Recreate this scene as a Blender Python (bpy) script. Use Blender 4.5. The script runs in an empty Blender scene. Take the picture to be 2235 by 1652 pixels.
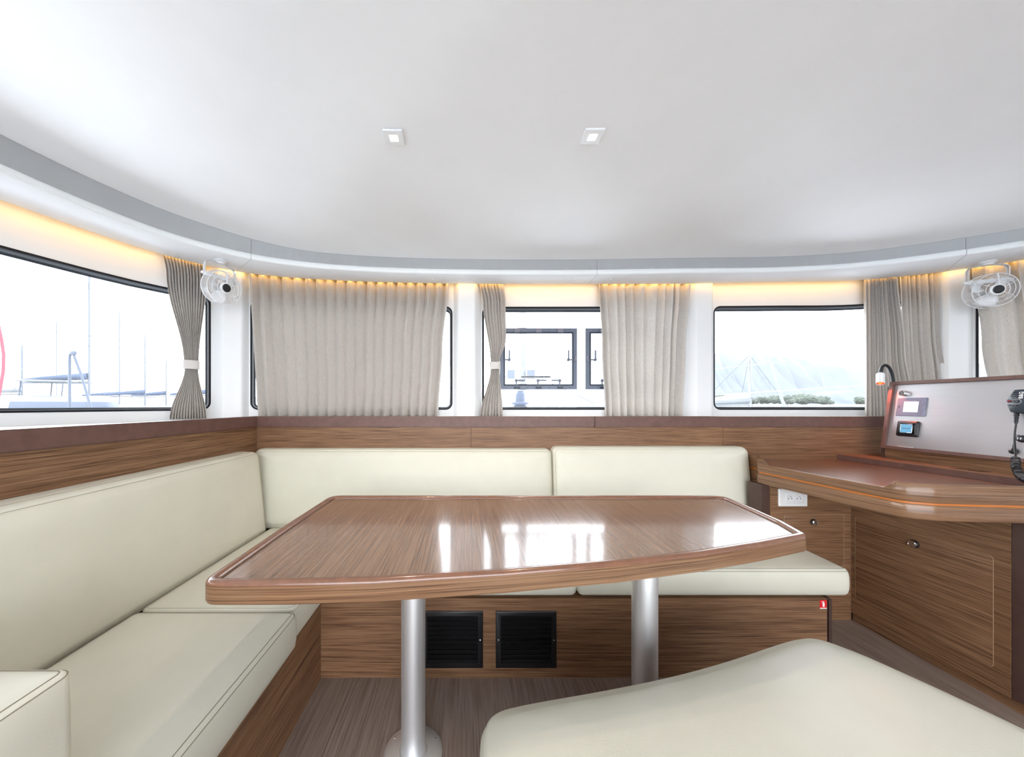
import bpy, bmesh, math, random
from mathutils import Vector, Matrix
random.seed(7)
S_ = bpy.context.scene
COL = S_.collection
PI = math.pi
H = 1.19            # eye height; camera stands at the world origin looking along +Y
F_ = 745.0; CX = 1018.0; CY = 884.0   # focal length in photo pixels and vanishing point

# ---------------------------------------------------------------- camera
cam = bpy.data.cameras.new('camera'); camo = bpy.data.objects.new('camera', cam); COL.objects.link(camo)
camo.location = (0, 0, H); camo.rotation_euler = (PI/2, 0, 0)
cam.sensor_fit = 'HORIZONTAL'; cam.sensor_width = 36.0; cam.lens = F_/2235*36
cam.shift_x = (1117.5-CX)/2235; cam.shift_y = (CY-826)/2235
cam.clip_start = 0.02; cam.clip_end = 3000
S_.camera = camo
# ---------------------------------------------------------------- world
W = bpy.data.worlds.new('sky'); S_.world = W; W.use_nodes = True
nt = W.node_tree; nt.nodes.clear()
out = nt.nodes.new('ShaderNodeOutputWorld'); bg = nt.nodes.new('ShaderNodeBackground')
tc = nt.nodes.new('ShaderNodeTexCoord'); sep = nt.nodes.new('ShaderNodeSeparateXYZ'); rmp = nt.nodes.new('ShaderNodeValToRGB')
nt.links.new(tc.outputs['Generated'], sep.inputs[0]); nt.links.new(sep.outputs['Z'], rmp.inputs[0])
rmp.color_ramp.elements[0].color = (0.97, 0.985, 1, 1); rmp.color_ramp.elements[0].position = 0.0
rmp.color_ramp.elements[1].color = (0.80, 0.90, 1, 1); rmp.color_ramp.elements[1].position = 0.9
nt.links.new(rmp.outputs[0], bg.inputs[0]); bg.inputs[1].default_value = 3.6
nt.links.new(bg.outputs[0], out.inputs[0])
vs = S_.view_settings
S_.display_settings.display_device = 'sRGB'
vs.view_transform = 'Standard'; vs.look = 'None'; vs.gamma = 1; vs.use_curve_mapping = False
vs.exposure = 1.18

# ---------------------------------------------------------------- materials
def mat(name, col, rough=.5, metal=0, **k):
    m = bpy.data.materials.new(name); m.use_nodes = True
    b = m.node_tree.nodes['Principled BSDF']
    b.inputs['Base Color'].default_value = (*col, 1); b.inputs['Roughness'].default_value = rough
    b.inputs['Metallic'].default_value = metal
    for kk, v in k.items(): b.inputs[kk.replace('_', ' ')].default_value = v
    return m
def nd(m, t): return m.node_tree.nodes.new(t)
def lk(m, a, b): m.node_tree.links.new(a, b)
def bsdf(m): return m.node_tree.nodes['Principled BSDF']
def noisy(m, scale, amt, bump=0, detail=3, vec=(1, 1, 1), bscale=None, bdist=.001):
    """multiply the base colour by a soft noise and add fine relief"""
    b = bsdf(m); c = tuple(b.inputs['Base Color'].default_value)
    t = nd(m, 'ShaderNodeTexCoord'); mp = nd(m, 'ShaderNodeMapping'); mp.inputs['Scale'].default_value = vec
    n = nd(m, 'ShaderNodeTexNoise'); n.inputs['Scale'].default_value = scale; n.inputs['Detail'].default_value = detail
    lk(m, t.outputs['Object'], mp.inputs[0]); lk(m, mp.outputs[0], n.inputs[0])
    r = nd(m, 'ShaderNodeValToRGB'); r.color_ramp.elements[0].position = .3; r.color_ramp.elements[1].position = .7
    r.color_ramp.elements[0].color = tuple(x*(1-amt) for x in c[:3])+(1,)
    r.color_ramp.elements[1].color = tuple(min(1, x*(1+amt)) for x in c[:3])+(1,)
    lk(m, n.outputs[0], r.inputs[0]); lk(m, r.outputs[0], b.inputs['Base Color'])
    if bump:
        n2 = nd(m, 'ShaderNodeTexNoise'); n2.inputs['Scale'].default_value = bscale or scale*3
        lk(m, mp.outputs[0], n2.inputs[0])
        bp = nd(m, 'ShaderNodeBump'); bp.inputs['Strength'].default_value = bump; bp.inputs['Distance'].default_value = bdist
        lk(m, n2.outputs[0], bp.inputs['Height']); lk(m, bp.outputs[0], b.inputs['Normal'])
    return m
def wood(name, axis, c1, c2, rough=.35, coat=0, fine=330, bump=.12, c3=None):
    """straight-grained veneer, grain along the given axis"""
    m = mat(name, c1, rough); b = bsdf(m); b.inputs['Specular IOR Level'].default_value = .32
    if coat: b.inputs['Coat Weight'].default_value = coat; b.inputs['Coat Roughness'].default_value = .10; b.inputs['Coat IOR'].default_value = 1.62
    t = nd(m, 'ShaderNodeTexCoord'); mp = nd(m, 'ShaderNodeMapping')
    sc = [fine, fine, fine]; sc[axis] = 4.5
    if axis == 3 - 1 and False: pass
    mp.inputs['Scale'].default_value = sc
    lk(m, t.outputs['Object'], mp.inputs[0])
    n = nd(m, 'ShaderNodeTexNoise'); n.inputs['Scale'].default_value = 1; n.inputs['Detail'].default_value = 5; n.inputs['Roughness'].default_value = .62
    lk(m, mp.outputs[0], n.inputs[0])
    mp2 = nd(m, 'ShaderNodeMapping'); sc2 = [fine*.22]*3; sc2[axis] = 1.5; mp2.inputs['Scale'].default_value = sc2
    lk(m, t.outputs['Object'], mp2.inputs[0])
    n2 = nd(m, 'ShaderNodeTexNoise'); n2.inputs['Scale'].default_value = 1; n2.inputs['Detail'].default_value = 3
    lk(m, mp2.outputs[0], n2.inputs[0])
    ad = nd(m, 'ShaderNodeMath'); ad.operation = 'MULTIPLY_ADD'; ad.inputs[1].default_value = .80
    ad2 = nd(m, 'ShaderNodeMath'); ad2.operation = 'MULTIPLY'; ad2.inputs[1].default_value = .20
    lk(m, n2.outputs[0], ad2.inputs[0]); lk(m, n.outputs[0], ad.inputs[0]); lk(m, ad2.outputs[0], ad.inputs[2])
    r = nd(m, 'ShaderNodeValToRGB'); e = r.color_ramp.elements
    e[0].position = .37; e[0].color = (*c2, 1); e[1].position = .62; e[1].color = (*(c3 or c1), 1)
    x = e.new(.48); x.color = (*c1, 1)
    lk(m, ad.outputs[0], r.inputs[0]); lk(m, r.outputs[0], b.inputs['Base Color'])
    if bump:
        bp = nd(m, 'ShaderNodeBump'); bp.inputs['Strength'].default_value = bump; bp.inputs['Distance'].default_value = .0006
        lk(m, n.outputs[0], bp.inputs['Height']); lk(m, bp.outputs[0], b.inputs['Normal'])
    return m
M = {}
M['gel'] = noisy(mat('white_gelcoat', (.82, .83, .84), .4), 6, .01)
M['ceil'] = noisy(mat('ceiling_vinyl', (.86, .85, .845), .62), 5, .012, .12, bscale=260)
M['soffit'] = noisy(mat('soffit_white', (.86, .86, .87), .4), 6, .01)
M['fascia'] = noisy(mat('fascia_grey_white', (.88, .895, .895), .5), 6, .01)
M['led_plate'] = mat('frosted_plate', (.85, .85, .85), .2)
w1, w2, w3 = (.205, .106, .055), (.078, .037, .020), (.30, .168, .092)
M['wx'] = wood('walnut_grain_x', 0, w1, w2, .42, c3=w3)
M['wy'] = wood('walnut_grain_y', 1, w1, w2, .42, c3=w3)
M['wz'] = wood('walnut_band', 2, w1, w2, .42, c3=w3)
def wood_level(name):      # grain runs level round a curved edge: only height varies
    m = wood(name, 0, w1, w2, .34, coat=.35, c3=w3)
    for n in m.node_tree.nodes:
        if n.type == 'MAPPING':
            s = list(n.inputs['Scale'].default_value); s[0] = 2.2; s[1] = 2.2; n.inputs['Scale'].default_value = s
    return m
M['wl'] = wood_level('walnut_level_edge')
M['wt'] = wood('table_veneer_lacquered', 1, (.225, .124, .072), (.120, .060, .034), .24, coat=1, c3=(.30, .175, .108), bump=.05)
M['wr'] = noisy(mat('table_rim_lacquered', (.20, .085, .045), .25, Coat_Weight=.8, Coat_Roughness=.1), 40, .12)
M['wd'] = wood('desk_veneer', 1, (.20, .092, .055), (.11, .05, .03), .3, coat=.6, c3=(.26, .115, .06), bump=.04)
M['ledge'] = noisy(mat('brown_ledge', (.140, .070, .056), .45), 30, .12, .1)
M['post'] = noisy(mat('brown_post', (.065, .033, .026), .45), 30, .1)
M['line'] = mat('routed_line', (.34, .21, .12), .5)
M['orange'] = mat('orange_gap_band', (.55, .17, .03), .4)
M['floor'] = wood('floor_laminate', 1, (.28, .212, .178), (.20, .145, .12), .42, fine=170, c3=(.35, .275, .235), bump=.1)
M['leather'] = noisy(mat('cream_leather', (.69, .67, .565), .42), 9, .02, .35, bscale=420, bdist=.0008)
M['thread'] = mat('seam_thread', (.50, .45, .34), .7)
M['thread2'] = mat('taupe_thread', (.24, .20, .15), .7)
M['alu'] = noisy(mat('brushed_aluminium', (.86, .87, .89), .46, .85), 3, .04, .1, vec=(60, 60, 1))
M['chrome'] = mat('chrome', (.8, .8, .82), .12, 1)
M['black'] = mat('black_plastic', (.012, .013, .016), .38)
M['grille'] = mat('black_grille', (.006, .006, .008), .42)
M['gasket'] = mat('black_gasket', (.008, .009, .014), .55, Specular_IOR_Level=.25)
M['hatch'] = mat('grey_blue_hatch_frame', (.13, .155, .215), .35)
M['hatchd'] = mat('dark_hatch_seal', (.025, .035, .06), .35)
M['hatchl'] = mat('light_hatch_fitting', (.20, .20, .26), .4)
M['white'] = mat('white_plastic', (.86, .86, .87), .3)
M['whitem'] = mat('white_painted_wire', (.80, .80, .82), .3)
M['sock'] = mat('grey_housing', (.55, .55, .57), .4)  # plain grey of the ceiling light housing
M['panel'] = noisy(mat('brushed_instrument_panel', (.56, .55, .57), .33, .75), 4, .03, .12, vec=(80, 1, 80))
M['slate'] = mat('slate_plate', (.17, .20, .29), .3, Coat_Weight=.3)
M['red'] = mat('safety_red', (.75, .01, .02), .4)
M['dred'] = mat('dark_red_button', (.16, .01, .015), .4)
M['greyprint'] = mat('pale_print', (.62, .64, .66), .5)
M['ink'] = mat('dark_print', (.02, .03, .06), .5)
def emis(name, col, s):
    m = mat(name, (0, 0, 0), .4); b = bsdf(m)
    b.inputs['Emission Color'].default_value = (*col, 1); b.inputs['Emission Strength'].default_value = s
    return m
M['screen'] = emis('lit_white_screen', (.96, .97, 1), .85)
M['lcd'] = emis('blue_lcd', (.10, .27, .42), .75)
M['led'] = emis('warm_led', (1, .84, .62), 9)
M['redled'] = emis('red_led', (1, .03, .005), .42)
M['redcore'] = emis('orange_led_core', (1, .42, .08), .5)
M['strip'] = emis('warm_strip_light', (1, .62, .16), 2.0)
# curtain: woven linen that lets some daylight through
cm = mat('linen_curtain', (.50, .46, .415), .85); M['cloth'] = cm
t = nd(cm, 'ShaderNodeTexCoord'); mp = nd(cm, 'ShaderNodeMapping'); mp.inputs['Scale'].default_value = (420, 420, 40)
n = nd(cm, 'ShaderNodeTexNoise'); n.inputs['Scale'].default_value = 1.4; n.inputs['Detail'].default_value = 4
r = nd(cm, 'ShaderNodeValToRGB'); r.color_ramp.elements[0].position = .3; r.color_ramp.elements[1].position = .7
r.color_ramp.elements[0].color = (.62, .58, .545, 1); r.color_ramp.elements[1].color = (.80, .76, .72, 1)
tr = nd(cm, 'ShaderNodeBsdfTranslucent'); mx = nd(cm, 'ShaderNodeMixShader'); mx.inputs[0].default_value = .28
lk(cm, t.outputs['Object'], mp.inputs[0]); lk(cm, mp.outputs[0], n.inputs[0]); lk(cm, n.outputs[0], r.inputs[0])
lk(cm, r.outputs[0], bsdf(cm).inputs['Base Color']); lk(cm, r.outputs[0], tr.inputs[0])
o_ = cm.node_tree.nodes['Material Output']
lk(cm, bsdf(cm).outputs[0], mx.inputs[1]); lk(cm, tr.outputs[0], mx.inputs[2]); lk(cm, mx.outputs[0], o_.inputs[0])
# thin window glass: clear, mirror at grazing angles, with translucency mixed in for haze
gm = mat('window_glass', (1, 1, 1), 0); M['glass'] = gm
g_t = nd(gm, 'ShaderNodeBsdfTransparent'); g_t.inputs[0].default_value = (.97, .985, 1, 1)
g_g = nd(gm, 'ShaderNodeBsdfGlossy'); g_g.inputs['Roughness'].default_value = .02
g_f = nd(gm, 'ShaderNodeFresnel'); g_f.inputs[0].default_value = 1.3
g_m = nd(gm, 'ShaderNodeMixShader'); g_d = nd(gm, 'ShaderNodeBsdfTranslucent'); g_d.inputs[0].default_value = (.95, .97, 1, 1)
g_m2 = nd(gm, 'ShaderNodeMixShader'); g_m2.inputs[0].default_value = .02
lk(gm, g_t.outputs[0], g_m2.inputs[1]); lk(gm, g_d.outputs[0], g_m2.inputs[2])
lk(gm, g_f.outputs[0], g_m.inputs[0]); lk(gm, g_m2.outputs[0], g_m.inputs[1]); lk(gm, g_g.outputs[0], g_m.inputs[2])
lk(gm, g_m.outputs[0], gm.node_tree.nodes['Material Output'].inputs[0])
cl_ = mat('clear_plastic', (.9, .9, .92), .15); M['clear'] = cl_
c_t = nd(cl_, 'ShaderNodeBsdfTransparent'); c_m = nd(cl_, 'ShaderNodeMixShader'); c_m.inputs[0].default_value = .35
lk(cl_, c_t.outputs[0], c_m.inputs[1]); lk(cl_, bsdf(cl_).outputs[0], c_m.inputs[2]); lk(cl_, c_m.outputs[0], cl_.node_tree.nodes['Material Output'].inputs[0])
# outdoors
M['hill'] = noisy(mat('hazy_hillside', (.104, .110, .122), 1), .02, .10, detail=8)
M['hill2'] = noisy(mat('nearer_hillside', (.086, .096, .106), 1), .05, .25, detail=8)
M['sea'] = mat('pale_water', (.42, .47, .50), .5)
M['sand'] = noisy(mat('pale_stone_bank', (.150, .145, .135), .9), 2, .12)
M['leaf'] = noisy(mat('shrub_leaves', (.058, .070, .050), .8), 5, .45)
M['boat'] = mat('white_boat_hull', (.150, .153, .158), .5)
M['bluecover'] = mat('blue_sail_cover', (.045, .060, .100), .8)
M['boatwin'] = mat('boat_window_tint', (.055, .068, .100), .4)
M['mast'] = mat('boat_mast_alloy', (.092, .10, .118), .5)
M['rope'] = mat('rigging_wire', (.05, .058, .075), .5)
M['davit'] = mat('dark_davit_pole', (.040, .050, .075), .5)
M['redcloth'] = mat('red_flag_cloth', (.17, .030, .045), .8)
M['deck'] = mat('own_deck_gelcoat', (.72, .73, .75), .5)  # kept bright to bounce daylight into the saloon

# ---------------------------------------------------------------- mesh helpers
class MB:
    def __init__(s): s.v = []; s.f = []; s.m = []; s.mi = 0
    def add(s, vs, fs):
        o = len(s.v); s.v += [tuple(v) for v in vs]; s.f += [tuple(i+o for i in f) for f in fs]; s.m += [s.mi]*len(fs); return s
    def box(s, x0, x1, y0, y1, z0, z1, fn=None):
        vs = [(x, y, z) for z in (z0, z1) for y in (y0, y1) for x in (x0, x1)]
        if fn: vs = [fn(*v) for v in vs]
        return s.add(vs, [(0, 2, 3, 1), (4, 5, 7, 6), (0, 1, 5, 4), (2, 6, 7, 3), (0, 4, 6, 2), (1, 3, 7, 5)])
    def grid(s, rows, closed=False):
        n = len(rows[0]); fs = []
        for j in range(len(rows)-1):
            for i in range(n if closed else n-1):
                k = (i+1) % n; fs.append((j*n+i, j*n+k, (j+1)*n+k, (j+1)*n+i))
        return s.add([v for r in rows for v in r], fs)
    def tube(s, pts, r, n=8, closed=False, cap=True):
        pts = [Vector(p) for p in pts]; N = len(pts); rows = []; up = None
        for i, p in enumerate(pts):
            if closed: t = pts[(i+1) % N]-pts[i-1]
            else: t = pts[min(i+1, N-1)]-pts[max(i-1, 0)]
            t.normalize()
            if up is None:
                up = Vector((0, 0, 1)) if abs(t.z) < .9 else Vector((1, 0, 0))
            a = t.cross(up)
            if a.length < 1e-5: a = t.orthogonal()
            a.normalize(); b = a.cross(t).normalized(); up = b
            rr = r[i] if isinstance(r, (list, tuple)) else r
            rows.append([p+a*math.cos(q*2*PI/n)*rr+b*math.sin(q*2*PI/n)*rr for q in range(n)])
        if closed: rows.append(rows[0])
        o = len(s.v); s.grid(rows, True)
        if cap and not closed:
            s.f.append(tuple(range(o, o+n))); s.f.append(tuple(range(o+(len(rows)-1)*n, o+len(rows)*n))); s.m += [s.mi]*2
        return s
    def lathe(s, prof, fn=lambda x, y, z: (x, y, z), n=24):
        """profile of (radius, height) turned about local z, closed at zero radii"""
        rows = [[fn(r*math.cos(q*2*PI/n), r*math.sin(q*2*PI/n), h) for q in range(n)] for r, h in prof]
        o = len(s.v); s.grid(rows, True)
        if prof[0][0] > 1e-6: s.f.append(tuple(range(o, o+n))); s.m.append(s.mi)
        if prof[-1][0] > 1e-6: s.f.append(tuple(range(o+(len(rows)-1)*n, o+len(rows)*n))); s.m.append(s.mi)
        return s
    def loft(s, outl, prof, fn=lambda a, b, w: (a, b, w), shrink=None, cap=True):
        """outline inset along a profile of (inset, height), closed at both ends; shrink adds pillowed rings"""
        nr = normals2(outl); rows = []
        for ins, w in prof:
            rows.append([fn(p[0]-q[0]*ins, p[1]-q[1]*ins, w) for p, q in zip(outl, nr)])
        if shrink:
            ins, w = prof[-1]; last = [(p[0]-q[0]*ins, p[1]-q[1]*ins) for p, q in zip(outl, nr)]
            cx = (min(p[0] for p in last)+max(p[0] for p in last))/2; cy = (min(p[1] for p in last)+max(p[1] for p in last))/2
            for k, dw in shrink:
                rows.append([fn(cx+(p[0]-cx)*k, cy+(p[1]-cy)*k, w+dw) for p in last])
        n = len(outl); o = len(s.v); s.grid(rows, True)
        if cap: s.f.append(tuple(range(o, o+n))); s.f.append(tuple(range(o+(len(rows)-1)*n, o+len(rows)*n))); s.m += [s.mi]*2
        return s
    def ring(s, outl, ins, w, r, fn=lambda a, b, w: (a, b, w), n=5):
        nr = normals2(outl)
        return s.tube([fn(p[0]-q[0]*ins, p[1]-q[1]*ins, w) for p, q in zip(outl, nr)], r, n, closed=True)
def normals2(o):
    """outward offsets of a counter-clockwise outline, mitred"""
    n = len(o); res = []
    for i in range(n):
        a, b, c = o[i-1], o[i], o[(i+1) % n]
        d1 = (b[0]-a[0], b[1]-a[1]); d2 = (c[0]-b[0], c[1]-b[1])
        l1 = math.hypot(*d1) or 1e-9; l2 = math.hypot(*d2) or 1e-9
        n1 = (d1[1]/l1, -d1[0]/l1); n2 = (d2[1]/l2, -d2[0]/l2)
        x, y = n1[0]+n2[0], n1[1]+n2[1]; l = math.hypot(x, y) or 1e-9
        x /= l; y /= l; k = 1/max(.5, x*n1[0]+y*n1[1])
        res.append((x*k, y*k))
    return res
def rrect(x0, x1, y0, y1, r, n=5, m=1):
    """counter-clockwise rounded rectangle; m extra splits per side"""
    cs = [(x1-r, y0+r, -90), (x1-r, y1-r, 0), (x0+r, y1-r, 90), (x0+r, y0+r, 180)]; pts = []
    for i, (cx, cy, a) in enumerate(cs):
        for k in range(n+1):
            q = math.radians(a+90*k/n); pts.append((cx+r*math.cos(q), cy+r*math.sin(q)))
        nx = cs[(i+1) % 4]; q = math.radians(nx[2]); e = (nx[0]+r*math.cos(q), nx[1]+r*math.sin(q)); p = pts[-1]
        for k in range(1, m): pts.append((p[0]+(e[0]-p[0])*k/m, p[1]+(e[1]-p[1])*k/m))
    return pts
def area2(o): return sum(o[i-1][0]*o[i][1]-o[i][0]*o[i-1][1] for i in range(len(o)))
def roundpoly(P, R, n=6):
    """round each corner of a polygon (counter-clockwise) by its radius"""
    res = []; N = len(P)
    for i in range(N):
        a, b, c = Vector(P[i-1]), Vector(P[i]), Vector(P[(i+1) % N]); r = R[i] if isinstance(R, (list, tuple)) else R
        if r <= 0: res.append(tuple(b)); continue
        if (a-b).angle(c-b) > math.radians(172): res.append(tuple(b)); continue
        u = (a-b).normalized(); v = (c-b).normalized(); ang = u.angle(v); d = r/math.tan(ang/2)
        d = min(d, (a-b).length*.48, (c-b).length*.48)
        p0 = b+u*d; p1 = b+v*d
        for k in range(n+1):
            t = k/n; res.append(tuple(p0*(1-t)**2+b*2*t*(1-t)+p1*t*t))
    return res
BASE = {}
def finish(name, mb, m, parent=None, smooth=True, origin=None, bevel=0, ang=35):
    me = bpy.data.meshes.new(name)
    if origin is None:
        if parent is not None: origin = BASE.get(parent.name, Vector((0, 0, 0)))
        else:
            xs = [v[0] for v in mb.v]; ys = [v[1] for v in mb.v]; zs = [v[2] for v in mb.v]
            origin = Vector(((min(xs)+max(xs))/2, (min(ys)+max(ys))/2, min(zs)))
    origin = Vector(origin)
    me.from_pydata([tuple(Vector(v)-origin) for v in mb.v], [], mb.f)
    ms = m if isinstance(m, (list, tuple)) else [m]
    for x in ms: me.materials.append(x)
    me.polygons.foreach_set('material_index', mb.m)
    bm = bmesh.new(); bm.from_mesh(me); bmesh.ops.remove_doubles(bm, verts=bm.verts, dist=1e-6)
    bmesh.ops.recalc_face_normals(bm, faces=bm.faces)
    if bevel:
        es = [e for e in bm.edges if len(e.link_faces) == 2 and e.calc_face_angle(0) > .6]
        bmesh.ops.bevel(bm, geom=es, offset=bevel, segments=2, affect='EDGES', clamp_overlap=True)
    bm.to_mesh(me); bm.free()
    if smooth:
        me.polygons.foreach_set('use_smooth', [True]*len(me.polygons)); me.set_sharp_from_angle(angle=math.radians(ang))
    o = bpy.data.objects.new(name, me); COL.objects.link(o)
    if parent is not None: o.parent = parent
    else: o.location = origin
    BASE[o.name] = origin
    return o
def tag(o, label, cat=None, group=None):
    o['label'] = label
    if cat: o['category'] = cat
    if group: o['group'] = group
    return o
def thing(name, loc, label, cat, group=None):
    o = bpy.data.objects.new(name, None); COL.objects.link(o); o.location = loc; o.empty_display_size = .1
    BASE[o.name] = Vector(loc); return tag(o, label, cat, group)
def struct(name, mb, m, parent=None, **k):
    o = finish(name, mb, m, parent, **k)
    if parent is None: o['kind'] = 'structure'
    return o
def P(px, py, Z): return Vector(((px-CX)*Z/F_, Z, H+(CY-py)*Z/F_))      # photo measurement at a known depth
def sstep(a, b, x):
    t = max(0, min(1, (x-a)/(b-a))); return t*t*(3-2*t)

# ---------------------------------------------------------------- plan curves of the deckhouse
class Curve:
    def __init__(s, pts, sub=8):
        p = [Vector(q) for q in pts]; d = []
        p = [2*p[0]-p[1]]+p+[2*p[-1]-p[-2]]
        for i in range(1, len(p)-2):
            a, b, c, e = p[i-1:i+3]
            # centripetal spacing keeps the curve fair
            t0 = 0; t1 = t0+(b-a).length**.5; t2 = t1+(c-b).length**.5; t3 = t2+(e-c).length**.5
            for k in range(sub):
                t = t1+(t2-t1)*k/sub
                A1 = a*((t1-t)/(t1-t0))+b*((t-t0)/(t1-t0)); A2 = b*((t2-t)/(t2-t1))+c*((t-t1)/(t2-t1)); A3 = c*((t3-t)/(t3-t2))+e*((t-t2)/(t3-t2))
                B1 = A1*((t2-t)/(t2-t0))+A2*((t-t0)/(t2-t0)); B2 = A2*((t3-t)/(t3-t1))+A3*((t-t1)/(t3-t1))
                d.append(B1*((t2-t)/(t2-t1))+B2*((t-t1)/(t2-t1)))
        d.append(p[-2]); s.p = d; s.s = [0]
        for i in range(1, len(d)): s.s.append(s.s[-1]+(d[i]-d[i-1]).length)
        s.L = s.s[-1]
    def _seg(s, t):
        t = max(0, min(s.L, t)); lo, hi = 0, len(s.s)-2
        while lo < hi:
            m = (lo+hi+1)//2
            if s.s[m] <= t: lo = m
            else: hi = m-1
        return lo, (t-s.s[lo])/max(1e-9, s.s[lo+1]-s.s[lo])
    def tan(s, t):
        a = s._pt(t-.03); b = s._pt(t+.03); return (b-a).normalized()
    def _pt(s, t):
        i, f = s._seg(t); return s.p[i].lerp(s.p[i+1], f)
    def at(s, t, off=0, z=None):
        p = s._pt(t); q = s.tan(t); p = p+Vector((-q.y, q.x))*off
        return p if z is None else Vector((p.x, p.y, z))
    def pix(s, px, off=0):
        """arc length where the line of sight through photo column px meets the curve"""
        k = (px-CX)/F_; lo = hi = None; N = 400; prev = None
        for i in range(N+1):
            t = s.L*i/N; p = s.at(t, off)
            if p.y < .05: prev = None; continue
            g = p.x-k*p.y
            if prev is not None and prev[1] <= 0 < g: lo, hi = prev[0], t; break
            prev = (t, g)
        if lo is None: raise ValueError(px)
        for _ in range(30):
            m = (lo+hi)/2; p = s.at(m, off)
            if p.x-k*p.y <= 0: lo = m
            else: hi = m
        return lo
    def near(s, q):
        best = min(range(len(s.p)), key=lambda i: (s.p[i]-q).length); return s.s[best]
REAR = -2.6
SC = Curve([(-2.16, REAR), (-2.16, -1.4), (-2.15, -.3), (-2.12, .5), (-2.04, 1.02), (-1.936, 1.417), (-1.72, 1.937), (-1.43, 2.20), (-.812, 2.345), (0, 2.40),
            (.8, 2.405), (1.55, 2.40), (2.214, 2.363), (2.71, 2.325), (3.04, 2.196), (3.28, 2.008), (3.46, 1.6), (3.53, 1.1), (3.56, .4), (3.56, -1.2), (3.56, REAR)])
FC = Curve([(-1.86, REAR), (-1.86, -1.2), (-1.83, 0), (-1.77, .8), (-1.703, 1.269), (-1.64, 1.50), (-1.53, 1.74), (-1.29, 1.975), (-1.06, 2.085), (-.71, 2.169),
            (-.197, 2.218), (.6, 2.235), (1.37, 2.21), (2.046, 2.184), (2.457, 2.111), (2.834, 1.937), (3.03, 1.80), (3.18, 1.5), (3.25, 1.0), (3.27, .2), (3.27, REAR)])
WO = .08            # the wall face lies this far outboard of the soffit's edge
HS = .85            # soffit underside above eye level
def crease_h(p):    # height of the ceiling's edge above the eye: a little higher to port
    return .95+.04*sstep(-.9, -1.6, p.x)

# ---------------------------------------------------------------- floor, ceiling, roof
mb = MB().box(-2.3, 3.7, REAR, 2.6, -.06, -.004); floor = struct('floor', mb, M['floor'])
xs = [-2.3, -.49-1.25, -.49, .76, 2.01, 3.26, 3.7]
for a, b in zip(xs[:-1], xs[1:]):
    mb = MB().box(a+.001, b-.001, REAR, 2.6, -.006, 0); finish('floor_panel', mb, M['floor'], floor, smooth=False)
mb = MB(); c = Vector((.75, .1)); rows = []
N = 200
edge = [FC.at(FC.L*i/N) for i in range(N+1)]
for t, dh in ((0, 0), (.006, .004), (.02, .010), (.05, .019), (.1, .028), (.2, .036), (.4, .042), (.7, .045), (.999, .045)):
    rows.append([Vector((*(p+(Vector((c.x, min(p.y, max(p.y, c.y) if p.y < c.y else c.y)))-p)*t), H+crease_h(p)*(1-t)+.95*t+dh)) for p in edge])
mb.grid(rows)
ceil = struct('ceiling', mb, M['ceil'])
def ceil_z(x, y): return H+.95+.042
# unseen weather roof over everything, added to keep sky light from leaking in
mb = MB(); ring = [SC.at(SC.L*i/120, WO+.14) for i in range(121)]
mb.add([(p.x, p.y, H+1.10) for p in ring]+[(p.x, p.y, H+1.16) for p in ring],
       [tuple(range(121)), tuple(range(121, 242))]+[(i, i+1, i+122, i+121) for i in range(120)]+[(120, 0, 121, 241)])
struct('roof', mb, M['gel'])

# ---------------------------------------------------------------- soffit ring in four lengths, split where the photo shows joints
cutF = [0, FC.pix(548), FC.pix(1303), FC.pix(2108), FC.L]
cutS = [0, SC.pix(516), SC.pix(1283), SC.pix(2060), SC.L]
NS = [60, 60, 60, 50]
for k in range(4):
    mb = MB(); g = .0008; n = NS[k]; rowsA = []; rowsB = []
    for i in range(n+1):
        f = i/n
        sf = cutF[k]+g+(cutF[k+1]-cutF[k]-2*g)*f; ss = cutS[k]+g+(cutS[k+1]-cutS[k]-2*g)*f
        if k in (0, 3):            # pair the two curves by nearness well away from the joint
            w = sstep(0, .12, (1-f) if k == 0 else f)
            ss = ss*(1-w)+SC.near(FC.at(sf))*w if 0 < f < 1 else ss
        p = FC.at(sf); hc = crease_h(p); q = FC.at(sf, -.007); q2 = FC.at(sf, -.002)
        e = SC.at(ss); e2 = SC.at(ss, -.012)
        rowsA.append([(p.x, p.y, H+hc+.012), (p.x, p.y, H+.884), (q.x, q.y, H+.878), (q.x, q.y, H+.856), (q2.x, q2.y, H+HS+.0005)])
        rowsB.append([(q2.x, q2.y, H+HS+.0005), (e2.x, e2.y, H+HS), (e.x, e.y, H+HS+.003), (e.x, e.y, H+HS+.016), (p.x, p.y, H+HS+.03), (p.x, p.y, H+hc+.012)])
    mb.grid(rowsA); mb.mi = 1; mb.grid(rowsB)
    tr_ = struct('trim_%d' % (k+1), mb, [M['fascia'], M['soffit']], ang=50)
    if k == 0: trs = [tr_]
    else: trs.append(tr_)
for px, py, k in ((587, 581, 1), (944, 609, 1), (1256, 609, 1), (1333, 609, 2), (1645, 606, 2), (2043, 580, 2), (484, 562, 0)):
    Z = HS*F_/(CY-py); p = P(px, py, Z)
    mb = MB().lathe([(.006, .001), (.006, -.002), (.004, -.0045), (.0, -.005)], lambda x, y, z: (p.x+x, p.y+y, p.z+z), 14)
    finish('screw_cap', mb, M['whitem'], trs[k])
# dark backing strip behind the joints
mb = MB(); rows = []
for i in range(241):
    s_ = FC.L*i/240; p = FC.at(s_, .004); e = SC.at(SC.near(FC.at(s_)), -.004)
    rows.append([(p.x, p.y, H+crease_h(FC.at(s_))), (p.x, p.y, H+HS+.006), (e.x, e.y, H+HS+.006)])
mb.grid(rows); struct('trim_13', mb, mat('joint_backing', (.20, .20, .22), .6))
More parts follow.
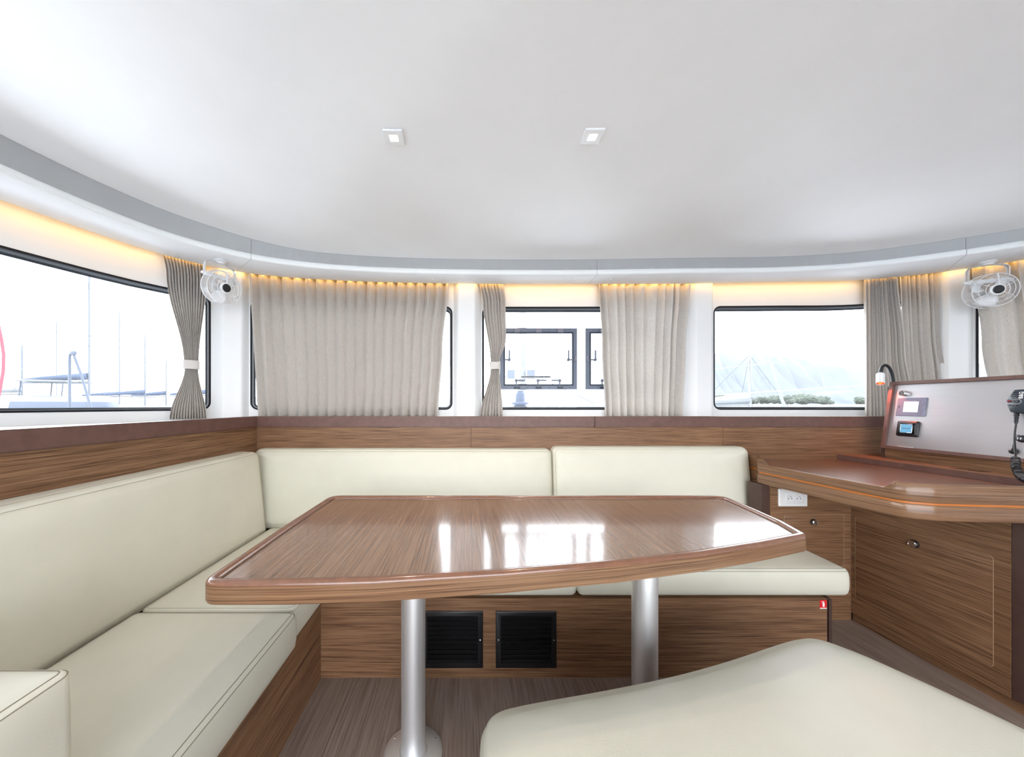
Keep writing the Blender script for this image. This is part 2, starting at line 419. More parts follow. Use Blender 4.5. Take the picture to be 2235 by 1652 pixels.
# thin shadow bead where ceiling cloth meets the fascia
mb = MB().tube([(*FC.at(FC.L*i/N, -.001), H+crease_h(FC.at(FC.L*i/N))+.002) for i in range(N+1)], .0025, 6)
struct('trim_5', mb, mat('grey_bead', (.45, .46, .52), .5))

# ---------------------------------------------------------------- curved window wall
ZB, ZT = 1.095, H+1.10
WIN = [  # name, px left, px right, height of the top above the eye at left/right end, bottom
    (None, 463, .655, .690, -.030), (541, 990, .700, .712, -.030), (1050, 1491, .712, .712, -.030),
    (1550, 2040, .712, .700, -.030), (2125, None, .700, .69, -.030)]
def wpix(px): return SC.pix(px, WO)
pil = [(464, 485, 530, 543), (990, 1001, 1036, 1050), (1491, 1510, 1545, 1550), (2042, 2060, 2105, 2124)]
wins = []
sL0 = SC.near(Vector((-2.16, -1.7))); sR0 = SC.near(Vector((3.46, 1.62)))
mb = MB()
bays = []; prev = 0
for a, b, c_, d in pil:
    A, B, C_, D = wpix(a), wpix(b), wpix(c_), wpix(d)
    A = B-.035 if B-A < .03 else A; D = C_+.03 if D-C_ < .03 else D
    bays.append((prev, A)); prev = D
    rows = []
    for z in (ZB, ZT):
        row = []
        for s, off in ((A, WO), (A+(B-A)*.4, WO-.015), (B-.004, WO-.046), (B+.004, WO-.05)):
            row.append(SC.at(s, off, z))
        for i in range(1, 8): row.append(SC.at(B+(C_-B)*i/8, WO-.05, z))
        for s, off in ((C_-.004, WO-.05), (C_+.004, WO-.046), (C_+(D-C_)*.6, WO-.015), (D, WO)):
            row.append(SC.at(s, off, z))
        rows.append(row)
    mb.grid(rows)
bays.append((prev, SC.L))
for i, (w, (b0, b1)) in enumerate(zip(WIN, bays)):
    s0 = wpix(w[0]) if w[0] else sL0; s1 = wpix(w[1]) if w[1] else sR0
    s0 = max(s0, b0+.012); s1 = min(s1, b1-.012)
    hole = rrect(s0, s1, 0, 1, .04, 6, 28)
    zt = lambda s, w=w, s0=s0, s1=s1: H+w[2]+(w[3]-w[2])*(s-s0)/(s1-s0)
    def zz(s, v, w=w, s0=s0, s1=s1, zt=zt): return H+w[4]+v*(zt(s)-H-w[4])
    Hh = zt((s0+s1)/2)-H-w[4]
    # rounded rectangle in (s, v) with v scaled so corners stay circular
    hole = [(a, b/Hh) for a, b in rrect(s0, s1, 0, Hh, .045, 6, 28)]
    outr = rrect(b0, b1, ZB, ZT, 1e-4, 6, 28)
    mb.grid([[SC.at(a, WO, b) for a, b in outr], [SC.at(a, WO, zz(a, b)) for a, b in hole]], True)
    mb.grid([[SC.at(a, WO, zz(a, b)) for a, b in hole], [SC.at(a, WO+.075, zz(a, b)) for a, b in hole]], True)
    wins.append((s0, s1, hole, zz, Hh))
wall = struct('wall_front', mb, M['gel'], ang=60)
# rear bulkhead with the wide companionway opening behind the photographer
mb = MB()
mb.box(-2.3, -1.9, REAR-.05, REAR, 0, ZT).box(2.5, 3.75, REAR-.05, REAR, 0, ZT).box(-1.9, 2.5, REAR-.05, REAR, 2.05, ZT)
struct('wall_back', mb, M['gel'])
# hull side below the windows, out of sight behind the furniture
for nm, a, b in (('wall_left', 0, SC.pix(500, WO)), ('wall_right', SC.pix(2080, WO), SC.L)):
    mb = MB(); rows = []
    for z in (-.05, ZB): rows.append([SC.at(a+(b-a)*i/40, WO+.002, z) for i in range(41)])
    mb.grid(rows); struct(nm, mb, M['gel'])
mb = MB(); a, b = SC.pix(500, WO), SC.pix(2080, WO)
mb.grid([[SC.at(a+(b-a)*i/40, WO+.002, z) for i in range(41)] for z in (-.05, ZB)]); struct('trim_6', mb, M['gel'])

winobj = []
for i, (s0, s1, hole, zz, Hh) in enumerate(wins):
    mb = MB(); nr = normals2([(a, b*Hh) for a, b in hole])
    def rg(ins, off):
        return [SC.at(a-q[0]*ins, WO+off, zz(a-q[0]*ins, b-q[1]*ins/Hh)) for (a, b), q in zip(hole, nr)]
    mb.grid([rg(-.004, -.002), rg(.004, -.004), rg(.007, .0), rg(.007, .068), rg(.016, .070), rg(.016, .075)], True)
    o = struct('window_%d' % (i+1), mb, M['gasket'], ang=50)
    winobj.append(o)
    mb = MB(); cs = (s0+s1)/2; rows = []
    for k in (1, .8, .55, .3, .02):
        rows.append([SC.at(cs+(a-cs)*k, WO+.058, zz(cs+(a-cs)*k, .5+(b-.5)*k)) for a, b in hole])
    mb.grid(rows, True); finish('glass', mb, M['glass'], o)

# ---------------------------------------------------------------- shelf, ledge, walnut panelling
XL, YP, XR = -1.30, 2.12, 2.62
mb = MB(); n = 120
outer = [SC.at(SC.L*i/n, WO+.002) for i in range(n+1)]
def inner(p):
    # nearest point on the panel line
    if p.y < YP and p.x < 0: return Vector((XL, min(p.y, YP)))
    if p.x > XR: return Vector((XR, min(p.y, YP)))
    return Vector((max(XL, p.x), YP))
top = [[Vector((*p, ZB+.004)) for p in outer], [Vector((*(inner(p).lerp(p, .12)), ZB+.002)) for p in outer], [Vector((*inner(p), ZB)) for p in outer]]
mb.grid(top); mb.grid([[v-Vector((0, 0, .03)) for v in r] for r in top])
struct('trim_7', mb, M['gel'])
def ledge(name, x0, x1, y0, y1):
    mb = MB().box(x0, x1, y0, y1, 1.053, 1.12)
    return struct(name, mb, M['ledge'], bevel=.004)
ledge('trim_8', XL-.045, XL, REAR, YP-.0008)
ledge('trim_9', XL-.045+.0005, (1298-CX)*YP/F_-.001, YP, YP+.045)
ledge('trim_10', (1298-CX)*YP/F_+.001, 2.64, YP, YP+.045)
mb = MB().box(XL-.03, XL-.008, REAR, YP+.008, 0, 1.053); struct('trim_11', mb, M['wy'], smooth=False)
sp = MB().box(XL-.03, 2.7, YP+.03, YP+.04, 0, 1.053); pan = struct('trim_12', sp, M['wx'], smooth=False)
xs = [XL-.008, (1028-CX)*2.128/F_, (1578-CX)*2.128/F_, 2.68]
for a, b in zip(xs[:-1], xs[1:]):
    mb = MB().box(a+.0006, b-.0006, YP+.008, YP+.03, 0, 1.053); finish('wood_panel', mb, M['wx'], pan, smooth=False, bevel=.0008)

# ---------------------------------------------------------------- sofa plinths
t = thing('sofa_base', (-.9, 1.0, 0), 'walnut plinth of the left sofa, running from the foreground to the far corner', 'sofa base')
mb = MB().box(-1.28, -.635, -.6, 1.49, 0, .346); finish('base_panel', mb, M['wy'], t, smooth=False)
t = thing('sofa_base', (.5, 1.8, 0), 'walnut front panel of the far sofa with two black grilles, under the table', 'sofa base')
mb = MB().box(-.64, 1.574, 1.49, 2.1, 0, .346); finish('base_panel', mb, M['wx'], t, smooth=False)
mb = MB().box(1.5745, 1.600, 1.488, 2.1, 0, .346); tag(finish('corner_post', mb, M['post'], t, bevel=.006), 'plain dark brown corner post')
for px0, px1, lab in ((929, 1054, 'square black ventilation grille in the sofa front beside the near table leg'), (1082, 1214, 'square black ventilation grille in the sofa front, the right one of two')):
    x0, x1 = (px0-CX)*1.49/F_, (px1-CX)*1.49/F_
    if px0 == 929: x0 = x1-(1214-1082)*.002
    z0, z1 = .046, .292; y = 1.49
    t = thing('vent_grille', ((x0+x1)/2, y, z0), lab, 'vent grille', 'black grilles in the sofa front')
    fn = lambda a, b, w: (a, y-w, b)
    mb = MB(); o = [(x0, z0), (x1, z0), (x1, z1), (x0, z1)]; nr = normals2(o)
    mb.grid([[fn(p[0]-q[0]*i, p[1]-q[1]*i, w) for p, q in zip(o, nr)] for i, w in ((0, 0), (0, .005), (.004, .007), (.022, .007), (.024, .003))], True)
    finish('frame', mb, M['grille'], t)
    mb = MB().box(x0+.01, x1-.01, y-.0015, y+.0, z0+.01, z1-.01); finish('backing', mb, mat('vent_shadow', (.003, .003, .004), .8), t)
    n = 10
    for i in range(n):
        zc = z0+.030+(z1-z0-.060)*i/(n-1)
        mb = MB().box(x0+.024, x1-.024, -.0008, .0008, -.011, .011, lambda a, b, c: (a, y-.006+b*math.cos(.9)-c*math.sin(.9)*.45, zc+c*math.cos(.55)+b*.5))
        finish('slat', mb, M['grille'], t)
    for xx in (x0+.012, x1-.012):
        mb = MB().lathe([(.0035, .006), (.0035, .0085), (.0012, .0092), (0, .0088)], lambda a, b, h: (xx+a, y-h, (z0+z1)/2+b), 12)
        finish('screw', mb, M['chrome'], t)
# fire extinguisher sticker
x0, x1, z0, z1 = 1.542, 1.5715, .302, .339
t = thing('safety_sticker', ((x0+x1)/2, 1.489, z0), 'small red fire extinguisher sticker at the right end of the sofa front', 'sticker')
finish('label_face', MB().box(x0, x1, 1.4886, 1.4896, z0, z1), M['red'], t)
mb = MB(); cx_ = (x0+x1)/2+.001
mb.loft(rrect(cx_-.0042, cx_+.0042, z0+.008, z0+.027, .003, 4), [(0, 0), (0, .0004)], lambda a, b, w: (a, 1.4885-w, b))
mb.box(cx_-.0018, cx_+.0018, 1.4881, 1.4885, z0+.026, z0+.032).box(cx_-.007, cx_+.002, 1.4881, 1.4885, z0+.030, z0+.0325).box(cx_-.0075, cx_-.006, 1.4881, 1.4885, z0+.024, z0+.032)
mb.box(x0, x1, 1.4881, 1.4886, z0, z0+.004)
finish('pictogram', mb, mat('white_print', (.9, .9, .9), .5), t)

# ---------------------------------------------------------------- cushions
def cushion(name, outl, z0, z1, label, r=.022, puff=.0035, fn=None, group=None, seams=True, seam_top=.011, thread='thread', cat='cushion', bulge=.004):
    """pillowed cushion over a plan outline; fn maps (a,b,w) when it does not lie flat"""
    if fn is None: fn = lambda a, b, w: (a, b, w)
    hgt = z1-z0
    prof = [(r, z0), (r*.35, z0+r*.15), (0, z0+r*.6), (-bulge, z0+hgt*.3), (-bulge*1.2, z0+hgt*.5), (-bulge, z0+hgt*.72), (0, z1-r*.75), (r*.1, z1-r*.45), (r*.4, z1-r*.14), (r, z1)]
    mb = MB().loft(outl, prof, fn, shrink=[(.985, puff*.25), (.95, puff*.5), (.88, puff*.75), (.75, puff*.9), (.55, puff*.97), (.3, puff), (.12, puff), (0, puff)])
    xs = [fn(p[0], p[1], z0) for p in outl]
    base = Vector(xs[0]); 
    for v in xs[1:]: base += Vector(v)
    base /= len(xs)
    t = thing(name, tuple(base), label, cat, group)
    finish('cover', mb, M['leather'], t, ang=80)
    if seams:
        mb = MB(); mb.ring(outl, r*.1-.0004, z1-r*.44, .0009, fn); finish('seam', mb, M[thread], t)
        mb = MB(); mb.ring(outl, r*.60, z1-r*.07, .0009, fn); finish('seam', mb, M[thread], t)
    return t
g = 'cream leather seat cushions'
cushion('seat_cushion', rrect(-1.16, -.590, .55, 1.199, .03, 5, 6), .345, .47, 'long cream leather seat cushion of the left sofa, nearest the camera', group=g, thread='thread2')
cushion('seat_cushion', rrect(-1.16, -.608, 1.203, 2.02, .03, 5, 6), .350, .468, 'cream leather seat cushion in the far left corner, partly behind the table', group=g)
cushion('seat_cushion', rrect(-.604, .487, 1.494, 2.02, .03, 5, 8), .350, .47, 'cream leather seat cushion of the far sofa hidden behind the middle of the table', group=g)
cushion('seat_cushion', roundpoly([(.491, 1.494), (1.685, 1.494), (1.722, 1.882), (1.634, 1.886), (1.634, 2.02), (.491, 2.02)], .03, 5), .350, .47, 'cream leather seat cushion at the right end of the far sofa, by the desk', group=g, thread='thread2')
g = 'cream leather back cushions'
# back cushions: outline on the face, depth as thickness, leaning back
def lean_left(a, b, w):      # a along Y, b height, w out of the panel
    return (XL-.004+w-(b-.44)*.10, a, b)
def lean_back(a, b, w):      # a along X
    return (a, YP+.002-w+(b-.44)*.10, b)
def flip(o): return [(a, b) for a, b in o]
def backrest(a0, a1, z0, z1, depth, fn, label):
    o = rrect(a0, a1, z0, z1, .035, 6, 10)
    r = .03
    prof = [(.004, 0.0), (0, .02), (-.002, depth*.5), (0, depth-r), (r*.12, depth-r*.5), (r*.4, depth-r*.16), (r, depth)]
    mb = MB().loft(o, prof, fn, shrink=[(.985, .003), (.93, .007), (.8, .0115), (.55, .0135), (.3, .014), (.12, .014), (0, .014)])
    b = Vector(fn((a0+a1)/2, z0, depth/2)); t = thing('back_cushion', tuple(b), label, 'cushion', g)
    finish('cover', mb, M['leather'], t, ang=80)
    for ins, w in ((-.0008, depth-r*1.0), (r*.4, depth-r*.12+.0008)):
        mb = MB(); mb.ring(o, ins, w, .0008, fn); finish('seam', mb, M['thread'], t)
    return t
backrest(-.5, 1.988, .446, .922, .150, lean_left, 'long cream leather back cushion of the left sofa')
backrest(-1.285, .518, .455, .922, .115, lean_back, 'cream leather back cushion of the far sofa from the corner to the middle')
backrest(.522, 1.704, .455, .936, .118, lean_back, 'cream leather back cushion of the far sofa beside the desk, slightly taller')
cushion('armrest_cushion', rrect(-1.13, -.692, .15, .606, .021, 5, 4), .476, .728, 'block shaped cream leather armrest cushion in the lower left corner', r=.018, puff=.004, thread='thread2', bulge=.002)
mb = MB().box(-1.12, -.72, .16, .54, .345, .466)
# bench in the foreground
bp = [(.035, .35), (1.33, .30), (1.275, .735), (1.225, .873), (1.165, 1.0), (1.10, 1.085), (.985, 1.062), (.76, .985), (.55, .924), (.34, .878), (.17, .846), (.036, .815)]
o = roundpoly(bp, [.08, .08, .1, .1, .1, .13, .05, .1, .1, .1, .02, .10], 5)
for _ in range(2): o = [q for i in range(len(o)) for q in ((o[i-1][0]*.25+o[i][0]*.75, o[i-1][1]*.25+o[i][1]*.75), (o[i][0]*.75+o[(i+1) % len(o)][0]*.25, o[i][1]*.75+o[(i+1) % len(o)][1]*.25))]
t = cushion('bench_cushion', o, .35, .466, 'large cream leather cushion with rounded corners on the bench in the foreground', r=.028, puff=.012, thread='thread2', bulge=.006, seams=False)
for dz_ in (.034, .046): finish('seam', MB().ring(o, -.0052, .466-dz_, .0009), M['thread2'], t)
t = thing('bench', (.65, .65, 0), 'bench under the large foreground cushion at the bottom of the picture', 'bench')
oi = roundpoly([(.12, .42), (1.22, .38), (1.08, .95), (.14, .78)], .06, 4)
finish('bench_base', MB().loft(oi, [(0, 0), (0, .345)]), M['wl'], t)

# ---------------------------------------------------------------- table
tp = [(-.710, 1.785), (-.716, 1.30), (-.712, .906), (-.62, .9045), (-.475, .9063), (-.249, .919), (.106, .962), (.455, 1.0195), (.761, 1.089), (1.007, 1.162), (1.245, 1.243), (1.290, 1.385), (1.316, 1.55), (1.345, 1.785)]
o = roundpoly(tp, [.07, 0, .045, 0, .1, .1, .1, .1, .1, .1, .045, .1, .1, .06], 6)
KT = .851        # table stands a little nearer and higher than its first survey
o = [(x*KT, y*KT) for x, y in o]
tz_ = lambda z: H+(z-H)*KT
if area2(o) < 0: o.reverse()
t = thing('dining_table', (.24, 1.1, 0), 'large glossy walnut table with a raised rim and rounded corners on two silver legs', 'table')
nr = normals2(o)
mb = MB(); mb.grid([[(p[0]-q[0]*i, p[1]-q[1]*i, tz_(w)) for p, q in zip(o, nr)] for i, w in ((.03, .655), (.010, .655), (.003, .658), (0, .666), (0, .708))], True)
finish('edge_band', mb, M['wl'], t)
mb = MB(); mb.grid([[(p[0]-q[0]*i, p[1]-q[1]*i, tz_(w)) for p, q in zip(o, nr)] for i, w in ((0, .708), (0, .713), (.003, .718), (.008, .7205), (.016, .7205), (.021, .7185), (.0245, .713), (.0255, .7095), (.026, .705))], True)
finish('rim', mb, M['wr'], t, ang=60)
mb = MB().loft(o, [(.029, tz_(.656)), (.029, tz_(.7085)), (.0295, tz_(.709))]); finish('tabletop', mb, M['wt'], t)
mb = MB().ring(o, .0275, tz_(.7075), .0018); finish('groove', mb, M['post'], t)
for x in (-.182, .611):
    mb = MB().lathe([(.041, .008), (.041, tz_(.656))], lambda a, b, h: (x+a, 1.17+b, h), 40)
    leg = finish('leg', mb, M['alu'], t)
    mb = MB().lathe([(.100, .0), (.100, .003), (.093, .008), (.048, .009), (.044, .014), (.040, .014)], lambda a, b, h: (x+a, 1.17+b, h), 40)
    finish('floor_plate', mb, M['alu'], leg)
    for k in range(6):
        q = k*PI/3+.5; xx, yy = x+.085*math.cos(q), 1.17+.085*math.sin(q)
        finish('screw', MB().lathe([(.005, .008), (.0045, .0095), (.002, .0098), (0, .0088)], lambda a, b, h: (xx+a, yy+b, h), 12), M['chrome'], leg)

# ---------------------------------------------------------------- cabinets under the desk
def knob(parent, cx, cy, cz, n, r=.0105):
    """push-button latch: n is the outward direction"""
    n = Vector(n).normalized(); u = Vector((0, 0, 1)).cross(n).normalized(); v = n.cross(u)
    fn = lambda a, b, h: tuple(Vector((cx, cy, cz))+u*a+v*b+n*h)
    k = finish('knob', MB().lathe([(r*1.15, 0), (r*1.12, .007), (r*.97, .009), (r*.95, .010)], fn, 20), M['black'], parent)
    finish('button', MB().lathe([(r, .010), (r*1.0, .0135), (r*.8, .0155), (r*.74, .0145), (0, .0145)], fn, 20), M['chrome'], k)
    finish('ring', MB().tube([fn(r*.42*math.cos(q*PI/8), r*.42*math.sin(q*PI/8), .0148) for q in range(14)], .0007, 5), M['black'], k)
t = thing('desk_cabinet', (1.9, 2.0, 0), 'narrow walnut cabinet with a small locker door and a socket, beyond the sofa end', 'cabinet')
finish('body', MB().box(1.683, 2.1305, 1.89, 1.985, 0, .748).box(1.7155, 2.1305, 1.985, 2.126, 0, .748), M['wx'], t, smooth=False)
finish('side_panel', MB().box(1.640, 1.682, 1.895, 1.985, 0, .748), M['post'], t, smooth=False)
fnF = lambda a, b, w: (a, 1.89-w, b)
x0, x1 = 1.758, (1841-CX)*1.89/F_; z1 = H-(1122-CY)*1.89/F_; o = rrect(x0, x1, .30, z1, .012, 5)
d = finish('door', MB().loft(o, [(0, 0), (0, .0012), (.0008, .0016)], fnF), M['wx'], t)
finish('routed_line', MB().ring(o, 0, .0010, .0011, fnF), M['line'], d)
p = P(1775, 1139, 1.888); knob(d, p.x, 1.888, p.z, (0, -1, 0), .0150)

t = thing('desk_cabinet', (2.3, 1.6, 0), 'wide walnut cabinet under the desk with one large locker door on the right', 'cabinet')
finish('body', MB().box(2.1308, 2.6, 1.336, 1.889, .042, .748), M['wy'], t, smooth=False)
finish('plinth', MB().box(2.138, 2.6, 1.30, 1.889, 0, .041), M['wy'], t, smooth=False)
fnS = lambda a, b, w: (2.1308-w, -a, b)
ya, yb = 2.13*F_/(1867-CX), 2.13*F_/(2168-CX)
o = rrect(-ya, -yb, .126, .580, .014, 5)
d = finish('door', MB().loft(o, [(0, 0), (0, .0012), (.0008, .0016)], fnS), M['wy'], t)
finish('routed_line', MB().ring(o, 0, .0010, .0011, fnS), M['line'], d)
yk = 2.115*F_/(1990-CX); knob(d, 2.128, yk, H-(1187-CY)*yk/F_, (-1, 0, 0), .0160)
mb = MB(); pts = [(2.132+.115*(1-math.cos(q*PI/2/8)), 1.334-.115*math.sin(q*PI/2/8)) for q in range(9)]
pts = [(2.6, 1.334)]+pts[::1]+[(2.6, 1.219)]
mb.loft(pts, [(0, .043), (0, .748)]); tag(finish('corner_post', mb, M['post'], t), 'plain dark brown rounded corner post')

# twin socket
cx0, cx1 = (1699.5-CX)*1.885/F_, (1761.5-CX)*1.885/F_; cz0, cz1 = H-(1105-CY)*1.885/F_, H-(1067-CY)*1.885/F_
t = thing('wall_socket', ((cx0+cx1)/2, 1.889, cz0), 'white double power socket plate under the left end of the desk', 'socket')
fnP = lambda a, b, w: (a, 1.8895-w, b)
finish('plate', MB().loft(rrect(cx0, cx1, cz0, cz1, .004, 4), [(0, 0), (0, .006), (.003, .009)], fnP), M['white'], t)
mx0, mx1, mz0, mz1 = cx0+.030, cx1-.024, cz0+.016, cz1-.020
finish('insert_frame', MB().loft(rrect(mx0, mx1, mz0, mz1, .002, 3), [(0, .0085), (0, .0105), (.0015, .0112)], fnP), M['white'], t)
for k in (0, 1):
    cxk = mx0+(mx1-mx0)*(.26+.48*k); czk = (mz0+mz1)/2
    fk = lambda a, b, h: (cxk+a, 1.8895-h, czk+b)
    s_ = finish('outlet', MB().lathe([(.0225, .0112), (.0215, .0135), (.0195, .0135), (.0185, .0116), (0, .0116)], fk, 28), M['white'], t)
    mb = MB()
    for dx in (-.0095, .0095): mb.lathe([(.0028, .0116), (.0028, .0119), (0, .0119)], lambda a, b, h: fk(a+dx, b-.002, h), 10)
    finish('pin_hole', mb, M['black'], s_)
    finish('earth_pin', MB().lathe([(.0026, .0116), (.0024, .016), (0, .017)], lambda a, b, h: fk(a, b+.010, h), 10), M['chrome'], s_)

# ---------------------------------------------------------------- chart desk
dp = [(1.716, 2.02), (1.646, 1.93), (1.648, 1.895), (1.666, 1.6725), (1.680, 1.499), (1.700, 1.330), (1.79, 1.293), (2.067, 1.2656), (2.62, 1.225), (2.62, 2.126), (1.716, 2.126)]
o = roundpoly(dp, [.01, .01, 0, .1, .1, .075, .10, .1, 0, 0, 0], 8)
if area2(o) < 0: o.reverse()
t = thing('chart_desk', (2.15, 1.65, .75), 'walnut chart desk with a rounded corner and raised lip, right of the sofa', 'desk')
finish('desk_base', MB().loft(o, [(.012, .750), (.002, .7505), (0, .755), (0, .803), (.002, .807)]), M['wl'], t, ang=45)
finish('lid_gap', MB().loft(o, [(.006, .806), (.006, .817)]), M['orange'], t)  # orange band filling the gap between lid and base
nr = normals2(o)
# lid edge with cut-down lip
def lip_top(x, y):
    if x > 1.78 or y < 1.30: return .889
    a = .0 if y > 1.905 else (1.0 if y < 1.875 else (1.905-y)/.03)
    b = 0 if y < 1.352 else (1 if y > 1.385 else (y-1.352)/.033)
    return .889-.031*min(a, b)
dense = []; 
for i in range(len(o)):
    a, b = o[i], o[(i+1) % len(o)]; na, nb = nr[i], nr[(i+1) % len(o)]
    L = math.hypot(b[0]-a[0], b[1]-a[1]); k = max(1, int(L/.012))
    for j in range(k):
        f = j/k; dense.append((a[0]+(b[0]-a[0])*f, a[1]+(b[1]-a[1])*f, na[0]+(nb[0]-na[0])*f, na[1]+(nb[1]-na[1])*f))
rows = []
for ins, zf in ((.002, 'b'), (0, 'b2'), (0, 't'), (.0015, 't2'), (.010, 't2'), (.012, 't'), (.012, 's')):
    row = []
    for x, y, nx, ny in dense:
        zt_ = lip_top(x, y); z = {'b': .816, 'b2': .819, 't': zt_-.0015, 't2': zt_, 's': .850}[zf]
        row.append((x-nx*ins, y-ny*ins, z))
    rows.append(row)
finish('lid_edge', MB().grid(rows, True), M['wl'], t, ang=50)
finish('desk_top', MB().loft(o, [(.0115, .8165), (.0115, .8535), (.0118, .8540)]), M['wd'], t)
finish('finger_slot', MB().loft(roundpoly([(1.7215, 1.745), (1.737, 1.615), (1.742, 1.600), (1.7445, 1.615), (1.730, 1.75)], .002, 2), [(0, .8538), (0, .8546)]), M['post'], t)  # thin dark strip laid on the top to draw the finger gap
# raised tray rail along the back of the desk
tx0, tx1, tz = 2.30, 2.452, .884
y0, y1, ry0, ry1 = 1.235, 2.124, 1.56, 1.665
finish('tray_rail', MB().box(tx0, tx0+.05, y0, y1, .8535, tz).box(tx0+.05, tx1, y0, ry0, .8535, tz).box(tx0+.05, tx1, ry1, y1, .8535, tz).box(tx0+.05, tx1, ry0, ry1, .8535, .858), M['wy'], t, smooth=False)
finish('rail_face', MB().box(tx0-.004, tx0, y0, y1, .8542, tz+.0004), M['ledge'], t, bevel=.001)
finish('back_panel', MB().box(tx1, tx1+.018, y0, 2.000, .8535, .938), M['wy'], t, smooth=False)
finish('back_post', MB().box(tx1-.006, tx1+.02, 2.0005, 2.012, .8535, .938), M['post'], t, smooth=False)

# ---------------------------------------------------------------- instrument console, tilted face towards the desk
Cb, Ct = Vector((2.424, 2.0, .940)), Vector((2.480, 2.0, 1.325))
cv = (Ct-Cb).normalized(); cu = Vector((0, -1, 0)); cn = cu.cross(cv).normalized()
if cn.x > 0: cn = -cn
CH_ = (Ct-Cb).length; CW = .80
def con(u, v, w): return tuple(Cb+cu*u+cv*v+cn*w)
def conpix(px, py, w=0):
    d_ = Vector(((px-CX)/F_, 1, (CY-py)/F_)); o0 = Vector((0, 0, H)); pl = Cb+cn*w
    k = (pl-o0).dot(cn)/d_.dot(cn); p = o0+d_*k-Cb; return p.dot(cu), p.dot(cv)
t = thing('instrument_console', tuple((Cb+cu*.4)), 'tilted instrument console with a brushed metal face in a walnut frame above the desk', 'console')
fr = MB(); fw = .017
for (a0, a1, b0, b1) in ((0, fw, 0, CH_), (CW-fw, CW, 0, CH_), (fw, CW-fw, 0, fw), (fw, CW-fw, CH_-fw, CH_)):
    fr.box(a0, a1, b0, b1, -.06, .0, con)
finish('frame', fr, M['ledge'], t, smooth=False)
finish('back_board', MB().box(0.001, CW-.001, 0.001, CH_-.001, -.066, -.0602, con), M['wy'], t, smooth=False)
finish('face_panel', MB().box(fw+.0008, CW-fw-.0008, fw+.0008, CH_-fw-.0008, -.03, -.014, con), M['panel'], t, smooth=False)
finish('hinge_strip', MB().box(.07, .135, fw, fw+.003, -.014, -.011, con), M['white'], t)
W0 = -.014
# key lock
u, v = conpix(1969, 858, .0); fk = lambda a, b, h: con(u+a, v+b, W0+h)
k = tag(finish('key_lock', MB().lathe([(.0165, 0), (.0165, .004), (.0155, .006), (.0155, .016), (.0135, .0185), (.013, .0177), (0, .0177)], fk, 24), M['chrome'], None), 'small round chrome lock button in the top left of the console', 'lock')
finish('dial_mark', MB().tube([fk(.006*math.cos(q*PI/8), .006*math.sin(q*PI/8), .0181) for q in range(13)], .0006, 5), M['black'], k)
# slate plate with lit screen
uv = [conpix(*p) for p in ((1951, 906), (2013.5, 909), (2019.5, 867), (1956, 868))]
u0, u1 = min(p[0] for p in uv)+.001, max(p[0] for p in uv)-.003; v0, v1 = uv[0][1], uv[2][1]
u0 = (uv[0][0]+uv[3][0])/2; u1 = (uv[1][0]+uv[2][0])/2; v0 = (uv[0][1]+uv[1][1])/2; v1 = (uv[2][1]+uv[3][1])/2
t2 = thing('display_panel', con((u0+u1)/2, v0, W0), 'slate grey control plate with a lit white screen on the console', 'display')
finish('plate', MB().loft(rrect(u0, u1, v0, v1, .002, 3), [(0, W0), (0, W0+.004), (.001, W0+.005)], con), M['slate'], t2)
du, dv = u1-u0, v1-v0
finish('screen', MB().loft(rrect(u0+du*.255, u0+du*.755, v0+dv*.22, v0+dv*.79, .001, 2), [(0, W0+.005), (0, W0+.0056)], con), M['screen'], t2)
finish('slot', MB().box(u0+du*.075, u0+du*.105, v0+dv*.46, v0+dv*.56, W0+.005, W0+.0056, con), M['black'], t2)
mb = MB()
for k in range(6):
    q0 = random.uniform(0, 6)
    a0, b0 = u0+du*(.84+.08*math.sin(k*2.1)), v0+dv*(.12+.14*k)
    mb.tube([con(a0+.009*math.cos(q0+q*.5)*(1-q*.05), b0+.006*math.sin(q0+q*.5), W0+.0052) for q in range(10)], .0004, 4)
finish('etched_ornament', mb, M['ink'], t2)
# rounded black frame with blue LCD
uv = [conpix(*p) for p in ((1952, 951), (2000, 953), (2003.5, 919), (1955.5, 918))]
u0 = (uv[0][0]+uv[3][0])/2; u1 = (uv[1][0]+uv[2][0])/2; v0 = (uv[0][1]+uv[1][1])/2; v1 = (uv[2][1]+uv[3][1])/2; du, dv = u1-u0, v1-v0
t2 = thing('meter_panel', con((u0+u1)/2, v0, W0), 'black rounded meter with a small blue screen, below the slate plate', 'meter')
finish('bezel', MB().loft(rrect(u0, u1, v0, v1, .010, 5), [(0, W0), (0, W0+.005), (.003, W0+.009), (du*.22, W0+.012)], con), M['black'], t2, ang=60)
a0, a1, b0, b1 = u0+du*.24, u0+du*.76, v0+dv*.24, v0+dv*.78
finish('screen', MB().loft(rrect(a0, a1, b0, b1, .001, 2), [(0, W0+.011), (0, W0+.0135)], con), M['lcd'], t2)
mb = MB(); random.seed(3)
for k in range(9):
    a = a0+(a1-a0)*(.14+.08*k); mb.box(a, a+(a1-a0)*.05, (b0+b1)/2-.0012-random.random()*.001, (b0+b1)/2+.001+random.random()*.0012, W0+.0135, W0+.0139, con)
finish('readout', mb, M['ink'], t2)
finish('screen_rim', MB().ring(rrect(a0, a1, b0, b1, .001, 2), -.0006, W0+.013, .0009, con), M['chrome'], t2)
